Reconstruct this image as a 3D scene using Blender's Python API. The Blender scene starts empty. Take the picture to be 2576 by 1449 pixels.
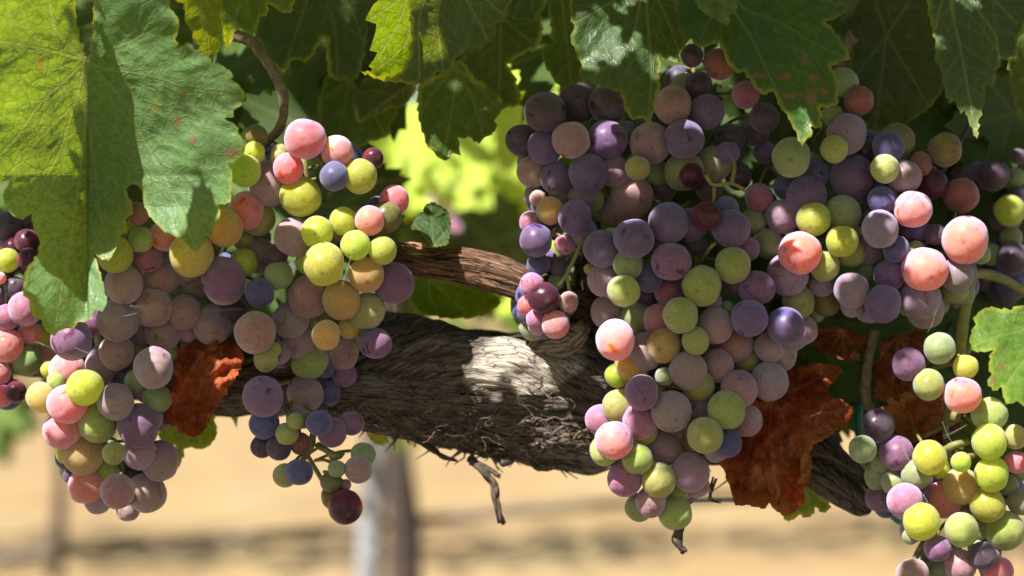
import bpy, bmesh, math, random
import numpy as np
from mathutils import Vector, Matrix, noise
from mathutils.geometry import delaunay_2d_cdt

# ------------------------------------------------------------------ camera, world, sun, exposure
S = bpy.context.scene
COL = S.collection
KPX = 0.42 / 0.9 / 2576.0            # metres per photo unit per metre of distance (photo measured 2576 wide)
CAMH = 0.75                          # camera height above the soil
cam_d = bpy.data.cameras.new('camera')
cam = bpy.data.objects.new('camera', cam_d); COL.objects.link(cam)
cam.location = (0, 0, CAMH); cam.rotation_euler = (math.pi / 2, 0, 0)
cam_d.sensor_width = 36; cam_d.lens = 36 * 0.9 / 0.42
cam_d.clip_start = 0.02; cam_d.clip_end = 400
cam_d.dof.use_dof = True; cam_d.dof.focus_distance = 0.890; cam_d.dof.aperture_fstop = 6.0
S.camera = cam

SUN = Vector((-0.39, -0.50, 0.775)).normalized()
w = bpy.data.worlds.new('World'); S.world = w; w.use_nodes = True
wn = w.node_tree
sky = wn.nodes.new('ShaderNodeTexSky'); sky.sky_type = 'NISHITA'; sky.sun_disc = False
sky.sun_elevation = math.asin(SUN.z); sky.sun_rotation = math.atan2(SUN.x, SUN.y)
bg = wn.nodes['Background']; bg.inputs['Strength'].default_value = 0.06
wn.links.new(sky.outputs[0], bg.inputs['Color'])
sun_d = bpy.data.lights.new('sun', 'SUN'); sun_d.energy = 5.0; sun_d.angle = math.radians(0.5); sun_d.color = (1, 0.96, 0.90)
sun = bpy.data.objects.new('sun', sun_d); COL.objects.link(sun)
sun.rotation_euler = SUN.to_track_quat('Z', 'Y').to_euler(); sun.location = (-2, -2, 4)
S.view_settings.view_transform = 'Standard'; S.view_settings.look = 'None'
S.view_settings.exposure = 1.18; S.view_settings.gamma = 1
S.render.engine = 'CYCLES'
S.cycles.use_denoising = True
S.cycles.max_bounces = 8; S.cycles.diffuse_bounces = 2; S.cycles.transmission_bounces = 4
S.cycles.sample_clamp_indirect = 6

# ------------------------------------------------------------------ helpers
rng = random.Random(7)
def P(u, v, d):
    return Vector(((u - 1288) * KPX * d, d, CAMH - (v - 724.5) * KPX * d))
def proj(p):
    return (p.x / (KPX * p.y) + 1288, 724.5 - (p.z - CAMH) / (KPX * p.y))
def lin(c):
    return tuple(((x / 255.0) / 12.92 if x / 255.0 <= 0.04045 else ((x / 255.0 + 0.055) / 1.055) ** 2.4) for x in c)
def fbm(x, y, z, o=4):
    return noise.fractal(Vector((x, y, z)), 1.0, 2.0, o)
def tag(o, label=None, cat=None, group=None, kind=None):
    if label: o['label'] = label
    if cat: o['category'] = cat
    if group: o['group'] = group
    if kind: o['kind'] = kind
    return o
def link_mesh(name, verts, faces, mat, parent=None, smooth=True):
    me = bpy.data.meshes.new(name); me.from_pydata([tuple(v) for v in verts], [], faces)
    if smooth: me.polygons.foreach_set('use_smooth', [True] * len(me.polygons))
    me.update()
    if mat: me.materials.append(mat)
    o = bpy.data.objects.new(name, me); COL.objects.link(o)
    if parent: put_under(o, parent)
    return o
def put_under(o, parent):
    o.parent = parent; o.matrix_parent_inverse = Matrix.Translation(-parent.location)
def empty(name, loc):
    e = bpy.data.objects.new(name, None); e.empty_display_size = 0.01; e.location = loc; COL.objects.link(e); return e
def catmull(pts, n):
    pts = [np.array(p, float) for p in pts]; out = []
    q = [2 * pts[0] - pts[1]] + pts + [2 * pts[-1] - pts[-2]]
    for i in range(len(pts) - 1):
        p0, p1, p2, p3 = q[i:i + 4]
        for k in range(n):
            t = k / n
            out.append(0.5 * (2 * p1 + (p2 - p0) * t + (2 * p0 - 5 * p1 + 4 * p2 - p3) * t * t + (3 * p1 - p0 - 3 * p2 + p3) * t ** 3))
    out.append(pts[-1]); return out
class MB:
    def __init__(s): s.v = []; s.f = []
    def tube(s, pts, radii, seg=8, wob=0.0, flat=1.0):
        base = len(s.v); n = len(pts); pts = [Vector(p) for p in pts]
        ref = Vector((0.13, -1, 0.21)).normalized()
        for i, p in enumerate(pts):
            t = (pts[min(i + 1, n - 1)] - pts[max(i - 1, 0)]).normalized()
            a = (ref - t * ref.dot(t))
            if a.length < 1e-4: a = t.orthogonal()
            a.normalize(); b = t.cross(a)
            r = radii[i] if hasattr(radii, '__len__') else radii
            for k in range(seg):
                th = 2 * math.pi * k / seg
                rr = r * (1 + (wob * noise.noise(p * 260 + Vector((math.cos(th), math.sin(th), 3)) * 1.7) if wob else 0))
                s.v.append(p + a * (rr * math.cos(th) * flat) + b * (rr * math.sin(th)))
        for i in range(n - 1):
            for k in range(seg):
                k2 = (k + 1) % seg
                s.f.append((base + i * seg + k, base + i * seg + k2, base + (i + 1) * seg + k2, base + (i + 1) * seg + k))
        s.f.append(tuple(base + k for k in range(seg))[::-1]); s.f.append(tuple(base + (n - 1) * seg + k for k in range(seg)))
    def build(s, name, mat, parent=None): return link_mesh(name, s.v, s.f, mat, parent)

# ------------------------------------------------------------------ node helpers / materials
class NT:
    def __init__(s, name):
        s.m = bpy.data.materials.new(name); s.m.use_nodes = True; s.t = s.m.node_tree; s.t.nodes.clear()
        s.out = s.n('ShaderNodeOutputMaterial')
    def n(s, typ, **kw):
        nd = s.t.nodes.new(typ)
        for k, v in kw.items(): setattr(nd, k, v)
        return nd
    def put(s, sock, v):
        if hasattr(v, 'is_output') or isinstance(v, bpy.types.NodeSocket): s.t.links.new(v, sock)
        else:
            if isinstance(v, (tuple, list)) and len(v) == 3 and sock.type == 'RGBA': v = (*v, 1)
            sock.default_value = v
    def math(s, op, a, b=0.0, c=None, clamp=False):
        nd = s.n('ShaderNodeMath', operation=op); nd.use_clamp = clamp
        s.put(nd.inputs[0], a); s.put(nd.inputs[1], b)
        if c is not None: s.put(nd.inputs[2], c)
        return nd.outputs[0]
    def vmath(s, op, a, b=(0, 0, 0)):
        nd = s.n('ShaderNodeVectorMath', operation=op); s.put(nd.inputs[0], a); s.put(nd.inputs[1], b); return nd
    def mix(s, f, a, b, mode='MIX'):
        nd = s.n('ShaderNodeMix', data_type='RGBA', blend_type=mode); nd.clamp_factor = True
        s.put(nd.inputs[0], f); s.put(nd.inputs[6], a); s.put(nd.inputs[7], b); return nd.outputs[2]
    def ramp(s, f, lo, hi, a=0.0, b=1.0):
        nd = s.n('ShaderNodeMapRange'); nd.interpolation_type = 'SMOOTHSTEP'
        s.put(nd.inputs[0], f); nd.inputs[1].default_value = lo; nd.inputs[2].default_value = hi
        nd.inputs[3].default_value = a; nd.inputs[4].default_value = b; return nd.outputs[0]
    def noise(s, vec, scale, detail=3, rough=0.55, dist=0.0):
        nd = s.n('ShaderNodeTexNoise'); s.put(nd.inputs['Vector'], vec); nd.inputs['Scale'].default_value = scale
        nd.inputs['Detail'].default_value = detail; nd.inputs['Roughness'].default_value = rough; nd.inputs['Distortion'].default_value = dist
        return nd.outputs[0]
    def voro(s, vec, scale, feature='F1', rand=1.0):
        nd = s.n('ShaderNodeTexVoronoi', feature=feature); s.put(nd.inputs['Vector'], vec); nd.inputs['Scale'].default_value = scale
        nd.inputs['Randomness'].default_value = rand
        return nd.outputs['Distance']
    def attr(s, name, typ='GEOMETRY'):
        nd = s.n('ShaderNodeAttribute', attribute_name=name, attribute_type=typ); return nd
    def sepr(s, c):
        nd = s.n('ShaderNodeSeparateColor'); s.put(nd.inputs[0], c); return nd.outputs[0]
    def bump(s, h, strength, dist, nrm=None):
        nd = s.n('ShaderNodeBump'); s.put(nd.inputs['Height'], h); nd.inputs['Strength'].default_value = strength
        nd.inputs['Distance'].default_value = dist
        if nrm is not None: s.put(nd.inputs['Normal'], nrm)
        return nd.outputs[0]

def grape_material():
    T = NT('grape_skin')
    tc = T.n('ShaderNodeTexCoord'); oi = T.n('ShaderNodeObjectInfo')
    off = T.vmath('SCALE', (37.0, 91.0, 53.0)); T.put(off.inputs['Scale'], oi.outputs['Random'])
    obj = tc.outputs['Object']
    v = T.vmath('ADD', obj, off.outputs[0]).outputs[0]
    sep = T.n('ShaderNodeSeparateXYZ'); T.put(sep.inputs[0], obj)
    tint = T.attr('tint', 'OBJECT').outputs['Color']; bl = T.attr('bloom', 'OBJECT').outputs['Fac']
    n1 = T.ramp(T.math('ADD', T.noise(v, 0.9, 4, 0.6), T.math('MULTIPLY', sep.outputs[2], -0.20)), 0.42, 0.64)
    skin = T.mix(n1, oi.outputs['Color'], tint)
    fine = T.ramp(T.noise(v, 7.0, 4, 0.7), 0.3, 0.75, 0.82, 1.10)
    skin = T.mix(1.0, skin, T.n('ShaderNodeCombineColor').outputs[0], 'MULTIPLY') if False else skin
    hs = T.n('ShaderNodeHueSaturation'); T.put(hs.inputs['Color'], skin); T.put(hs.inputs['Value'], fine); skin = hs.outputs[0]
    # waxy bloom, rubbed off in patches; thinned at the lower end to paint in a glow
    rub = T.ramp(T.noise(v, 1.3, 6, 0.62, 0.6), 0.33, 0.42)
    wax = T.math('MULTIPLY', T.math('MULTIPLY', rub, T.math('MULTIPLY', T.ramp(T.noise(v, 3.2, 5, 0.65), 0.25, 0.75, 0.6, 1.0), T.ramp(sep.outputs[2], -1.0, -0.2, 0.72, 1.0))), bl)
    lw = T.n('ShaderNodeLayerWeight'); lw.inputs['Blend'].default_value = 0.28
    wf = T.math('MULTIPLY', wax, 0.20)
    waxc = T.mix(0.45, (0.60, 0.57, 0.62), skin)
    base = T.mix(wf, skin, waxc)
    # lenticels, scar at the blossom end, scuffs
    len_ = T.ramp(T.voro(v, 4.2), 0.035, 0.075, 1.0, 0.0)
    base = T.mix(T.math('MULTIPLY', len_, 0.75), base, (0.10, 0.05, 0.03))
    d = T.vmath('DISTANCE', obj, (0.0, 0.0, -1.0)).outputs['Value']
    ring = T.ramp(d, 0.05, 0.085, 1.0, 0.0); halo = T.ramp(d, 0.08, 0.30, 0.22, 0.0)
    base = T.mix(halo, base, (0.25, 0.13, 0.08)); base = T.mix(T.math('MULTIPLY', ring, 0.9), base, (0.05, 0.025, 0.015))
    sc = T.math('MULTIPLY', T.ramp(T.noise(v, 2.4, 8, 0.75, 1.5), 0.66, 0.72), T.ramp(oi.outputs['Random'], 0.45, 0.65))
    base = T.mix(T.math('MULTIPLY', sc, 0.65), base, (0.11, 0.05, 0.03))
    pr = T.n('ShaderNodeBsdfPrincipled')
    T.put(pr.inputs['Base Color'], base)
    T.put(pr.inputs['Roughness'], T.math('ADD', T.math('MULTIPLY', wax, 0.22), 0.27))
    pr.inputs['Subsurface Weight'].default_value = 0.8
    pr.inputs['Subsurface Radius'].default_value = (1.0, 0.6, 0.2); T.put(pr.inputs['Subsurface Scale'], T.ramp(T.sepr(skin), 0.08, 0.55, 0.0018, 0.0095))
    pr.inputs['IOR'].default_value = 1.4; pr.inputs['Specular IOR Level'].default_value = 0.45
    T.put(pr.inputs['Sheen Weight'], T.math('MULTIPLY', wax, 0.4)); pr.inputs['Sheen Roughness'].default_value = 0.45
    pr.inputs['Sheen Tint'].default_value = (0.86, 0.84, 0.95, 1)
    h = T.math('ADD', T.math('MULTIPLY', T.noise(v, 14, 3), 0.3), T.math('MULTIPLY', T.noise(v, 2.0, 2), 0.7))
    T.put(pr.inputs['Normal'], T.bump(h, 0.25, 0.0006))
    df = T.n('ShaderNodeBsdfDiffuse'); T.put(df.inputs['Color'], T.mix(T.ramp(T.sepr(skin), 0.10, 0.55, 0.66, 0.08), (0.68, 0.61, 0.88), skin)); df.inputs['Roughness'].default_value = 0.6
    T.put(df.inputs['Normal'], pr.inputs['Normal'].links[0].from_socket)
    tl = T.n('ShaderNodeBsdfTranslucent'); sat = T.n('ShaderNodeHueSaturation'); T.put(sat.inputs['Color'], skin); sat.inputs['Saturation'].default_value = 1.1; sat.inputs['Value'].default_value = 1.5
    T.put(tl.inputs['Color'], sat.outputs[0])
    m0 = T.n('ShaderNodeMixShader'); T.put(m0.inputs[0], T.ramp(T.sepr(skin), 0.10, 0.55, 0.06, 0.42)); T.put(m0.inputs[1], pr.outputs[0]); T.put(m0.inputs[2], tl.outputs[0])
    mx = T.n('ShaderNodeMixShader'); T.put(mx.inputs[0], T.math('MULTIPLY', wax, T.ramp(lw.outputs['Facing'], 0.0, 0.85, 0.40, 0.85)))  # wax denser at grazing view, also painting in backlit rims
    T.put(mx.inputs[1], m0.outputs[0]); T.put(mx.inputs[2], df.outputs[0])
    T.put(T.out.inputs[0], mx.outputs[0]); return T.m

def leaf_material(name, trans=0.42, dry=False, rough=0.42, vein_amt=0.8, spec=0.5):
    T = NT(name)
    oi = T.n('ShaderNodeObjectInfo'); uv = T.n('ShaderNodeUVMap').outputs[0]
    off = T.vmath('SCALE', (3.7, 9.1, 5.3)); T.put(off.inputs['Scale'], oi.outputs['Random'])
    v = T.vmath('ADD', uv, off.outputs[0]).outputs[0]
    vein = T.attr('vein').outputs['Fac']; edge = T.attr('edge').outputs['Fac']
    tint = T.attr('tint', 'OBJECT').outputs['Color']
    wv = T.n('ShaderNodeTexNoise'); T.put(wv.inputs['Vector'], v); wv.inputs['Scale'].default_value = 90
    warp = T.vmath('SCALE', wv.outputs['Color']); warp.inputs['Scale'].default_value = 0.006
    vw = T.vmath('ADD', v, warp.outputs[0]).outputs[0]
    cell = T.voro(vw, 210, 'DISTANCE_TO_EDGE'); cell2 = T.voro(vw, 480, 'DISTANCE_TO_EDGE')
    ret = T.math('MAXIMUM', T.ramp(cell, 0.0, 0.09, 1, 0), T.math('MULTIPLY', T.ramp(cell2, 0.0, 0.10, 1, 0), 0.45))
    col = oi.outputs['Color']
    big = T.ramp(T.noise(v, 32, 4, 0.6), 0.35, 0.7)
    col = T.mix(T.math('MULTIPLY', big, 0.65), col, tint)
    fine = T.ramp(T.noise(v, 420, 3, 0.6), 0.3, 0.7, 0.78, 1.2)
    hs = T.n('ShaderNodeHueSaturation'); T.put(hs.inputs['Color'], col); T.put(hs.inputs['Value'], fine); col = hs.outputs[0]
    if not dry:
        em = T.math('MULTIPLY', T.ramp(T.math('ADD', edge, T.math('MULTIPLY', T.noise(v, 70, 3), 0.003)), 0.0018, 0.0036, 1, 0), T.ramp(T.noise(v, 24, 3, 0.6), 0.42, 0.62, 0.12, 0.85))  # yellow margin; also paints lit leaf edges into the colour
        col = T.mix(em, col, (0.32, 0.33, 0.03))
        sp = T.ramp(T.noise(v, 26, 5, 0.7, 0.4), 0.69, 0.74)
        col = T.mix(sp, col, (0.20, 0.075, 0.025))
        yel = T.ramp(T.noise(v, 55, 3, 0.6), 0.62, 0.74)
        col = T.mix(T.math('MULTIPLY', yel, 0.4), col, (0.25, 0.25, 0.03))
        col = T.mix(T.math('MULTIPLY', T.attr('spot').outputs['Fac'], 0.85), col, (0.21, 0.10, 0.075))
        col = T.mix(T.math('MULTIPLY', ret, 0.20), col, (0.17, 0.22, 0.045))
        col = T.mix(T.math('MULTIPLY', vein, vein_amt), col, (0.34, 0.36, 0.12))
    else:
        blot = T.ramp(T.noise(v, 38, 6, 0.7), 0.40, 0.70); col = T.mix(T.ramp(T.noise(v, 18, 3, 0.6), 0.42, 0.62), col, (0.42, 0.15, 0.05))
        col = T.mix(T.math('MULTIPLY', blot, 0.55), col, (0.075, 0.03, 0.02))
        col = T.mix(T.math('MULTIPLY', ret, 0.3), col, (0.05, 0.015, 0.008))
        col = T.mix(T.math('MULTIPLY', vein, 0.8), col, (0.46, 0.22, 0.10))
    hgt = T.math('ADD', T.math('MULTIPLY', ret, -0.7), T.math('MULTIPLY', vein, -0.9))
    hgt = T.math('ADD', hgt, T.math('MULTIPLY', T.noise(v, 300, 3, 0.6), 0.9))
    nrm = T.bump(hgt, 0.38 if not dry else 0.9, 0.0006)
    pr = T.n('ShaderNodeBsdfPrincipled'); T.put(pr.inputs['Base Color'], col)
    T.put(pr.inputs['Roughness'], T.ramp(T.noise(v, 160, 3), 0.3, 0.7, rough - 0.08, rough + 0.14))
    pr.inputs['Specular IOR Level'].default_value = spec if not dry else 0.2
    T.put(pr.inputs['Normal'], nrm)
    tr = T.n('ShaderNodeBsdfTranslucent')
    if dry: tcol = T.mix(1.0, col, (1.7, 1.25, 0.9), 'MULTIPLY')
    else:
        tcol = T.mix(0.5, T.mix(1.0, col, (3.6, 2.9, 0.4), 'MULTIPLY'), (0.35, 0.40, 0.006))
        tcol = T.mix(T.math('MULTIPLY', ret, 0.6), tcol, T.mix(1.0, tcol, (0.4, 0.5, 0.4), 'MULTIPLY')); tcol = T.mix(T.math('MULTIPLY', vein, 0.7), tcol, (0.55, 0.58, 0.16))
    T.put(tr.inputs['Color'], tcol); T.put(tr.inputs['Normal'], nrm)
    mx = T.n('ShaderNodeMixShader'); mx.inputs[0].default_value = trans
    T.put(mx.inputs[1], pr.outputs[0]); T.put(mx.inputs[2], tr.outputs[0])
    T.put(T.out.inputs[0], mx.outputs[0]); return T.m

def bark_material(name, a, b, c, scale=1.0, grey=0.5):
    T = NT(name)
    uv = T.n('ShaderNodeUVMap').outputs[0]     # u = metres round the stem, v = metres along it
    mp = T.n('ShaderNodeMapping'); T.put(mp.inputs[0], uv); mp.inputs['Scale'].default_value = (1.0, 0.07, 1)
    mp2 = T.n('ShaderNodeMapping'); T.put(mp2.inputs[0], uv); mp2.inputs['Scale'].default_value = (1.0, 0.28, 1)
    f1 = T.noise(mp.outputs[0], 620 * scale, 6, 0.72, 0.5); f2 = T.noise(mp2.outputs[0], 1100 * scale, 4, 0.65)
    big = T.noise(uv, 60, 5, 0.6)
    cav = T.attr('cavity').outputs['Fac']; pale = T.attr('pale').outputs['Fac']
    col = T.mix(T.ramp(f1, 0.34, 0.66), a, b)
    col = T.mix(T.math('MULTIPLY', T.ramp(big, 0.42, 0.66), grey), col, c)
    col = T.mix(T.ramp(f1, 0.47, 0.39), col, (0.012, 0.009, 0.007))
    col = T.mix(T.math('MULTIPLY', T.ramp(f2, 0.5, 0.7), 0.35), col, (0.36, 0.29, 0.22))
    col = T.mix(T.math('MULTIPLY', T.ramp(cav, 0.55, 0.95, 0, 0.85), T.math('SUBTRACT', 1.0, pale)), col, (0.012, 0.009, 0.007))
    mp3 = T.n('ShaderNodeMapping'); T.put(mp3.inputs[0], uv); mp3.inputs['Scale'].default_value = (1.0, 0.10, 1)
    wq = T.n('ShaderNodeTexNoise'); T.put(wq.inputs['Vector'], mp3.outputs[0]); wq.inputs['Scale'].default_value = 160
    ws = T.vmath('SCALE', wq.outputs['Color']); ws.inputs['Scale'].default_value = 0.005
    crk = T.ramp(T.voro(T.vmath('ADD', mp3.outputs[0], ws.outputs[0]).outputs[0], 950 * scale, 'DISTANCE_TO_EDGE'), 0.0, 0.10, 1, 0)
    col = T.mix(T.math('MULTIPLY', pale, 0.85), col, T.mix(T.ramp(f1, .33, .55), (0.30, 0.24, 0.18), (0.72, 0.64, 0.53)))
    col = T.mix(T.math('MULTIPLY', crk, 0.6), col, (0.014, 0.010, 0.008))
    pr = T.n('ShaderNodeBsdfPrincipled'); T.put(pr.inputs['Base Color'], col)
    pr.inputs['Roughness'].default_value = 0.85; pr.inputs['Specular IOR Level'].default_value = 0.2
    hh = T.math('SUBTRACT', T.math('ADD', f1, T.math('MULTIPLY', f2, 0.4)), T.math('MULTIPLY', crk, 0.4))
    T.put(pr.inputs['Normal'], T.bump(hh, 1.0, 0.0018))
    T.put(T.out.inputs[0], pr.outputs[0]); return T.m

def plain_material(name, a, b, scale=200, rough=0.7, bump=0.3, bd=0.0005, sss=0.0):
    T = NT(name); tc = T.n('ShaderNodeTexCoord'); ob = tc.outputs['Object']
    f = T.noise(ob, scale, 5, 0.65)
    pr = T.n('ShaderNodeBsdfPrincipled'); T.put(pr.inputs['Base Color'], T.mix(T.ramp(f, 0.35, 0.65), a, b))
    pr.inputs['Roughness'].default_value = rough
    if sss: pr.inputs['Subsurface Weight'].default_value = sss; pr.inputs['Subsurface Scale'].default_value = 0.001
    T.put(pr.inputs['Normal'], T.bump(f, bump, bd)); T.put(T.out.inputs[0], pr.outputs[0]); return T.m

M_GRAPE = grape_material()
M_LEAF = leaf_material('vine_leaf_green', trans=0.38, vein_amt=0.25)
M_WAXY = leaf_material('vine_leaf_waxy', trans=0.42, rough=0.46, vein_amt=0.45, spec=0.6)
M_FAR = leaf_material('vine_leaf_plain', trans=0.26, vein_amt=0.18)
M_DRY = leaf_material('dried_leaf', trans=0.22, dry=True, rough=0.7)
M_BARK = bark_material('old_bark', (0.075, 0.055, 0.044), (0.22, 0.17, 0.135), (0.30, 0.27, 0.245))
M_STRIP = plain_material('bark_fibre', (0.05, 0.035, 0.026), (0.20, 0.145, 0.105), 700, 0.9, 0.8)
M_CANE = bark_material('cane_bark', (0.12, 0.050, 0.028), (0.34, 0.19, 0.11), (0.15, 0.10, 0.075), 1.0, 0.45)
M_STUB = bark_material('pale_wood', (0.26, 0.20, 0.14), (0.50, 0.42, 0.32), (0.42, 0.36, 0.28), 0.8, 0.5)
M_STEM = plain_material('green_stem', (0.16, 0.17, 0.045), (0.26, 0.22, 0.07), 300, 0.6, 0.3, sss=0.2)
M_SHOOT = plain_material('woody_stem', (0.13, 0.095, 0.05), (0.24, 0.19, 0.11), 350, 0.75, 0.7)
M_WIRE = plain_material('hose_plastic', (0.02, 0.022, 0.025), (0.035, 0.037, 0.04), 50, 0.5, 0.1)
M_HOSE = plain_material('dusty_hose', (0.10, 0.08, 0.06), (0.16, 0.13, 0.10), 20, 0.8, 0.2)
M_STEEL = plain_material('galvanised_wire', (0.25, 0.30, 0.34), (0.36, 0.41, 0.44), 200, 0.4, 0.1)
M_STAKE = plain_material('weathered_stake', (0.20, 0.205, 0.22), (0.34, 0.34, 0.35), 60, 0.8, 0.4)
M_TRUNK = plain_material('far_trunk_bark', (0.03, 0.02, 0.016), (0.08, 0.055, 0.045), 60, 0.9, 0.8, 0.004)
M_GREEN = plain_material('green_plastic', (0.01, 0.16, 0.10), (0.015, 0.20, 0.13), 50, 0.4, 0.1)
M_WEB = plain_material('cobweb', (0.3, 0.3, 0.29), (0.45, 0.45, 0.43), 50, 0.6, 0.0)

# ------------------------------------------------------------------ grapes: measured on 3x3 tiles of the photo
TILE = 2576 / 3.0, 1449 / 3.0
PAL = {   # skin, second tone, bloom
 'y': ((204, 210, 34), (188, 194, 20), 0.25), 'ty': ((200, 186, 72), (208, 178, 56), 0.38), 'g': ((156, 168, 92), (134, 148, 78), 0.6),
 'gy': ((186, 192, 80), (166, 172, 62), 0.42), 't': ((188, 152, 100), (170, 120, 96), 0.75), 'm': ((138, 98, 112), (158, 120, 98), 0.95),
 'gm': ((152, 134, 106), (142, 106, 110), 0.95), 'p': ((106, 62, 122), (112, 52, 86), 1.0), 'bp': ((68, 58, 126), (82, 40, 86), 1.0),
 'b': ((42, 58, 118), (42, 40, 96), 1.0), 'd': ((44, 34, 58), (62, 26, 40), 0.7), 'k': ((122, 12, 40), (70, 8, 30), 0.2),
 'mb': ((124, 98, 124), (138, 106, 112), 1.0), 'pb': ((96, 70, 128), (94, 56, 108), 1.0),  # m and p made bluer: sky light of the shade painted into the skin
 'r': ((204, 44, 50), (230, 96, 36), 0.8), 'pk': ((186, 40, 72), (238, 136, 24), 1.0), 'o': ((236, 182, 34), (226, 118, 50), 0.95),
 'pr': ((142, 60, 120), (156, 36, 58), 1.1), 'ol': ((130, 122, 28), (110, 100, 26), 0.35), 'br': ((112, 54, 42), (146, 78, 46), 0.5)}
# cluster: name -> (front distance, label, tile blocks of "x y r colour" front to back; a trailing * marks sunlit)
G = {}
G['left'] = (0.888, [
 (0, 1, '870 470 135 y*;1065 360 95 gy*;1445 470 163 ty*;1695 268 140 ty;1860 140 138 r*;1683 655 160 p;1255 330 118 o*;1945 200 128 ty;1840 530 103 y*;'
  '1840 360 80 gy;935 697 142 m;893 965 157 m;1150 870 147 t;1392 910 128 t;1115 480 118 pr;1962 760 108 b;2105 625 105 g;880 1210 130 t;1158 1325 150 m'),
 (0, 2, '640 25 133 y*;875 135 138 m*;510 150 148 o*;1045 315 158 p;858 522 85 gy;738 292 145 gy;470 350 138 o*;630 540 145 ty*;888 810 127 t;310 100 112 ty*;655 765 135 o*;'
  '1185 110 105 g;1055 520 125 m;1205 580 145 m;1105 820 148 t;1110 50 95 m;810 640 130 gy;740 880 100 m;965 950 85 m;430 -20 75 gy*'),
 (0, 1, '540 1115 155 p*;1600 1000 145 m;510 1345 135 o*;1210 640 138 t;1390 560 140 m;1690 690 155 m;1940 473 138 m;1470 705 125 m;1230 1060 135 m;1050 1050 105 gm;780 1300 130 gm;710 985 100 p;'
  '1740 880 120 d;1975 345 70 g;370 1340 60 y*;1415 1050 80 m;1030 1190 70 g;780 1120 65 g;1280 1210 70 g;1345 1260 75 d;960 1400 140 d;1040 160 85 br;970 270 50 y'),
 (0, 2, '1000 20 80 d;1150 260 80 m;490 530 65 y*;540 690 60 d;940 560 80 d;820 480 80 g;1000 680 90 d')])
G['middle'] = (0.884, [
 (0, 0, '2302 1050 153 r*;2175 1270 113 r*;1850 1288 120 y*;2520 1330 107 b*;1920 1150 80 y;1932 1025 85 ol'),
 (1, 0, '140 1330 128 y*'),
 (0, 1, '2270 32 152 y*;2445 545 155 y*;2395 305 120 y*'),
 (1, 1, '108 400 110 y*;215 215 110 pk*;15 220 103 y*;312 440 105 y*;190 625 133 ty*;0 815 142 ty;340 190 115 ol;190 895 135 gy;395 685 150 p'),
 (0, 0, '2545 1143 118 o*;2100 1190 60 gy;2120 1150 70 ty;2040 1380 170 m'),
 (0, 1, '1925 1060 155 t;2330 790 155 t;2460 1080 108 ty;2195 970 135 m;2215 340 145 m;2245 1130 125 m;2005 1265 90 gy;2335 1275 137 gy;2060 1190 60 y;2390 970 90 g;2320 530 90 y;2130 1180 80 b;2450 1330 75 b;2080 480 90 d'),
 (1, 1, '60 1025 80 ty;255 1140 118 p;-5 1200 132 t;150 1090 95 gy;20 1375 92 p;-40 280 100 br'),
 (0, 2, '1985 95 153 p;2302 75 135 m;2228 280 63 gy;2410 295 97 b;2165 375 85 gy;1995 300 112 b;2480 65 88 b;2505 365 112 p;2105 480 95 d;1980 470 85 d;2265 450 80 br;2255 665 100 b;2150 690 90 gy;2540 640 65 g;2500 740 80 ol;'
  '2380 180 80 d;2200 180 70 d'),
 (1, 2, '75 295 92 p;28 928 127 k;130 645 103 t;165 530 90 g;35 760 40 t'),
 (0, 2, '2520 850 95 ol'),
 (1, 0, '240 1195 78 k'), (1, 1, '400 60 110 r*')])
G['far_left'] = (0.915, [
 (0, 1, '190 880 125 pr*;50 945 95 pr*;50 1155 125 o*;220 510 88 k;205 370 92 k*;195 1270 118 g;55 515 90 y*;100 420 75 k;60 260 110 d;210 230 80 d;0 440 70 o;0 650 45 o;115 720 80 d*;'
  '230 1070 90 pk*;325 1085 95 y;345 1195 80 o*;0 1365 85 r;-90 800 110 p;-80 1250 100 g;-60 600 100 p'),
 (0, 2, '120 60 80 k;20 90 80 r;-80 60 90 p')])
G['small'] = (0.902, [
 (1, 1, '1528 798 120 k*;1470 365 122 bp*;1615 1000 103 o*;1470 960 75 pr*;1440 700 90 pr*;1490 545 85 b*;1690 395 78 pr;1400 855 70 r*;1430 230 85 pr*;1715 830 75 t;1480 1010 70 o;1640 560 70 d;1620 680 60 g')])
G['upper'] = (0.898, [
 (1, 0, '1735 1055 140 t;1862 1308 145 pb;2005 1055 150 pb;1537 845 152 d;2010 788 140 d;2235 1268 92 gy;2588 1050 147 pb;1790 770 145 d;1535 1108 130 pb;2500 793 140 t'),
 (2, 0, '65 1325 92 k;180 843 130 pb;475 715 103 pr;345 1150 85 pb'),
 (1, 0, '1628 1345 123 bp;1440 1295 115 t;1370 1060 125 d;2335 1083 155 gm;2585 1295 145 g;2060 1290 118 gm;2160 985 75 b'),
 (1, 1, '2195 30 155 t;1765 195 128 pb;1575 140 105 ty;1820 20 110 mb;1890 60 95 gy;1650 20 85 mb;2085 150 118 t;1820 300 110 mb;1940 120 60 g;1480 50 60 t;1490 110 60 b;1560 210 75 d'),
 (1, 0, '2380 1300 100 g;2430 1420 100 d;2300 880 90 d;2500 1200 90 d'),
 (2, 0, '240 1235 130 g;615 890 110 d;360 1040 110 d;280 480 120 br;70 420 85 d;560 1010 90 d;120 640 100 d;20 650 100 g;420 1330 100 d;200 1420 100 d'),
 (2, 0, '620 1150 85 bp')])
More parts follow.
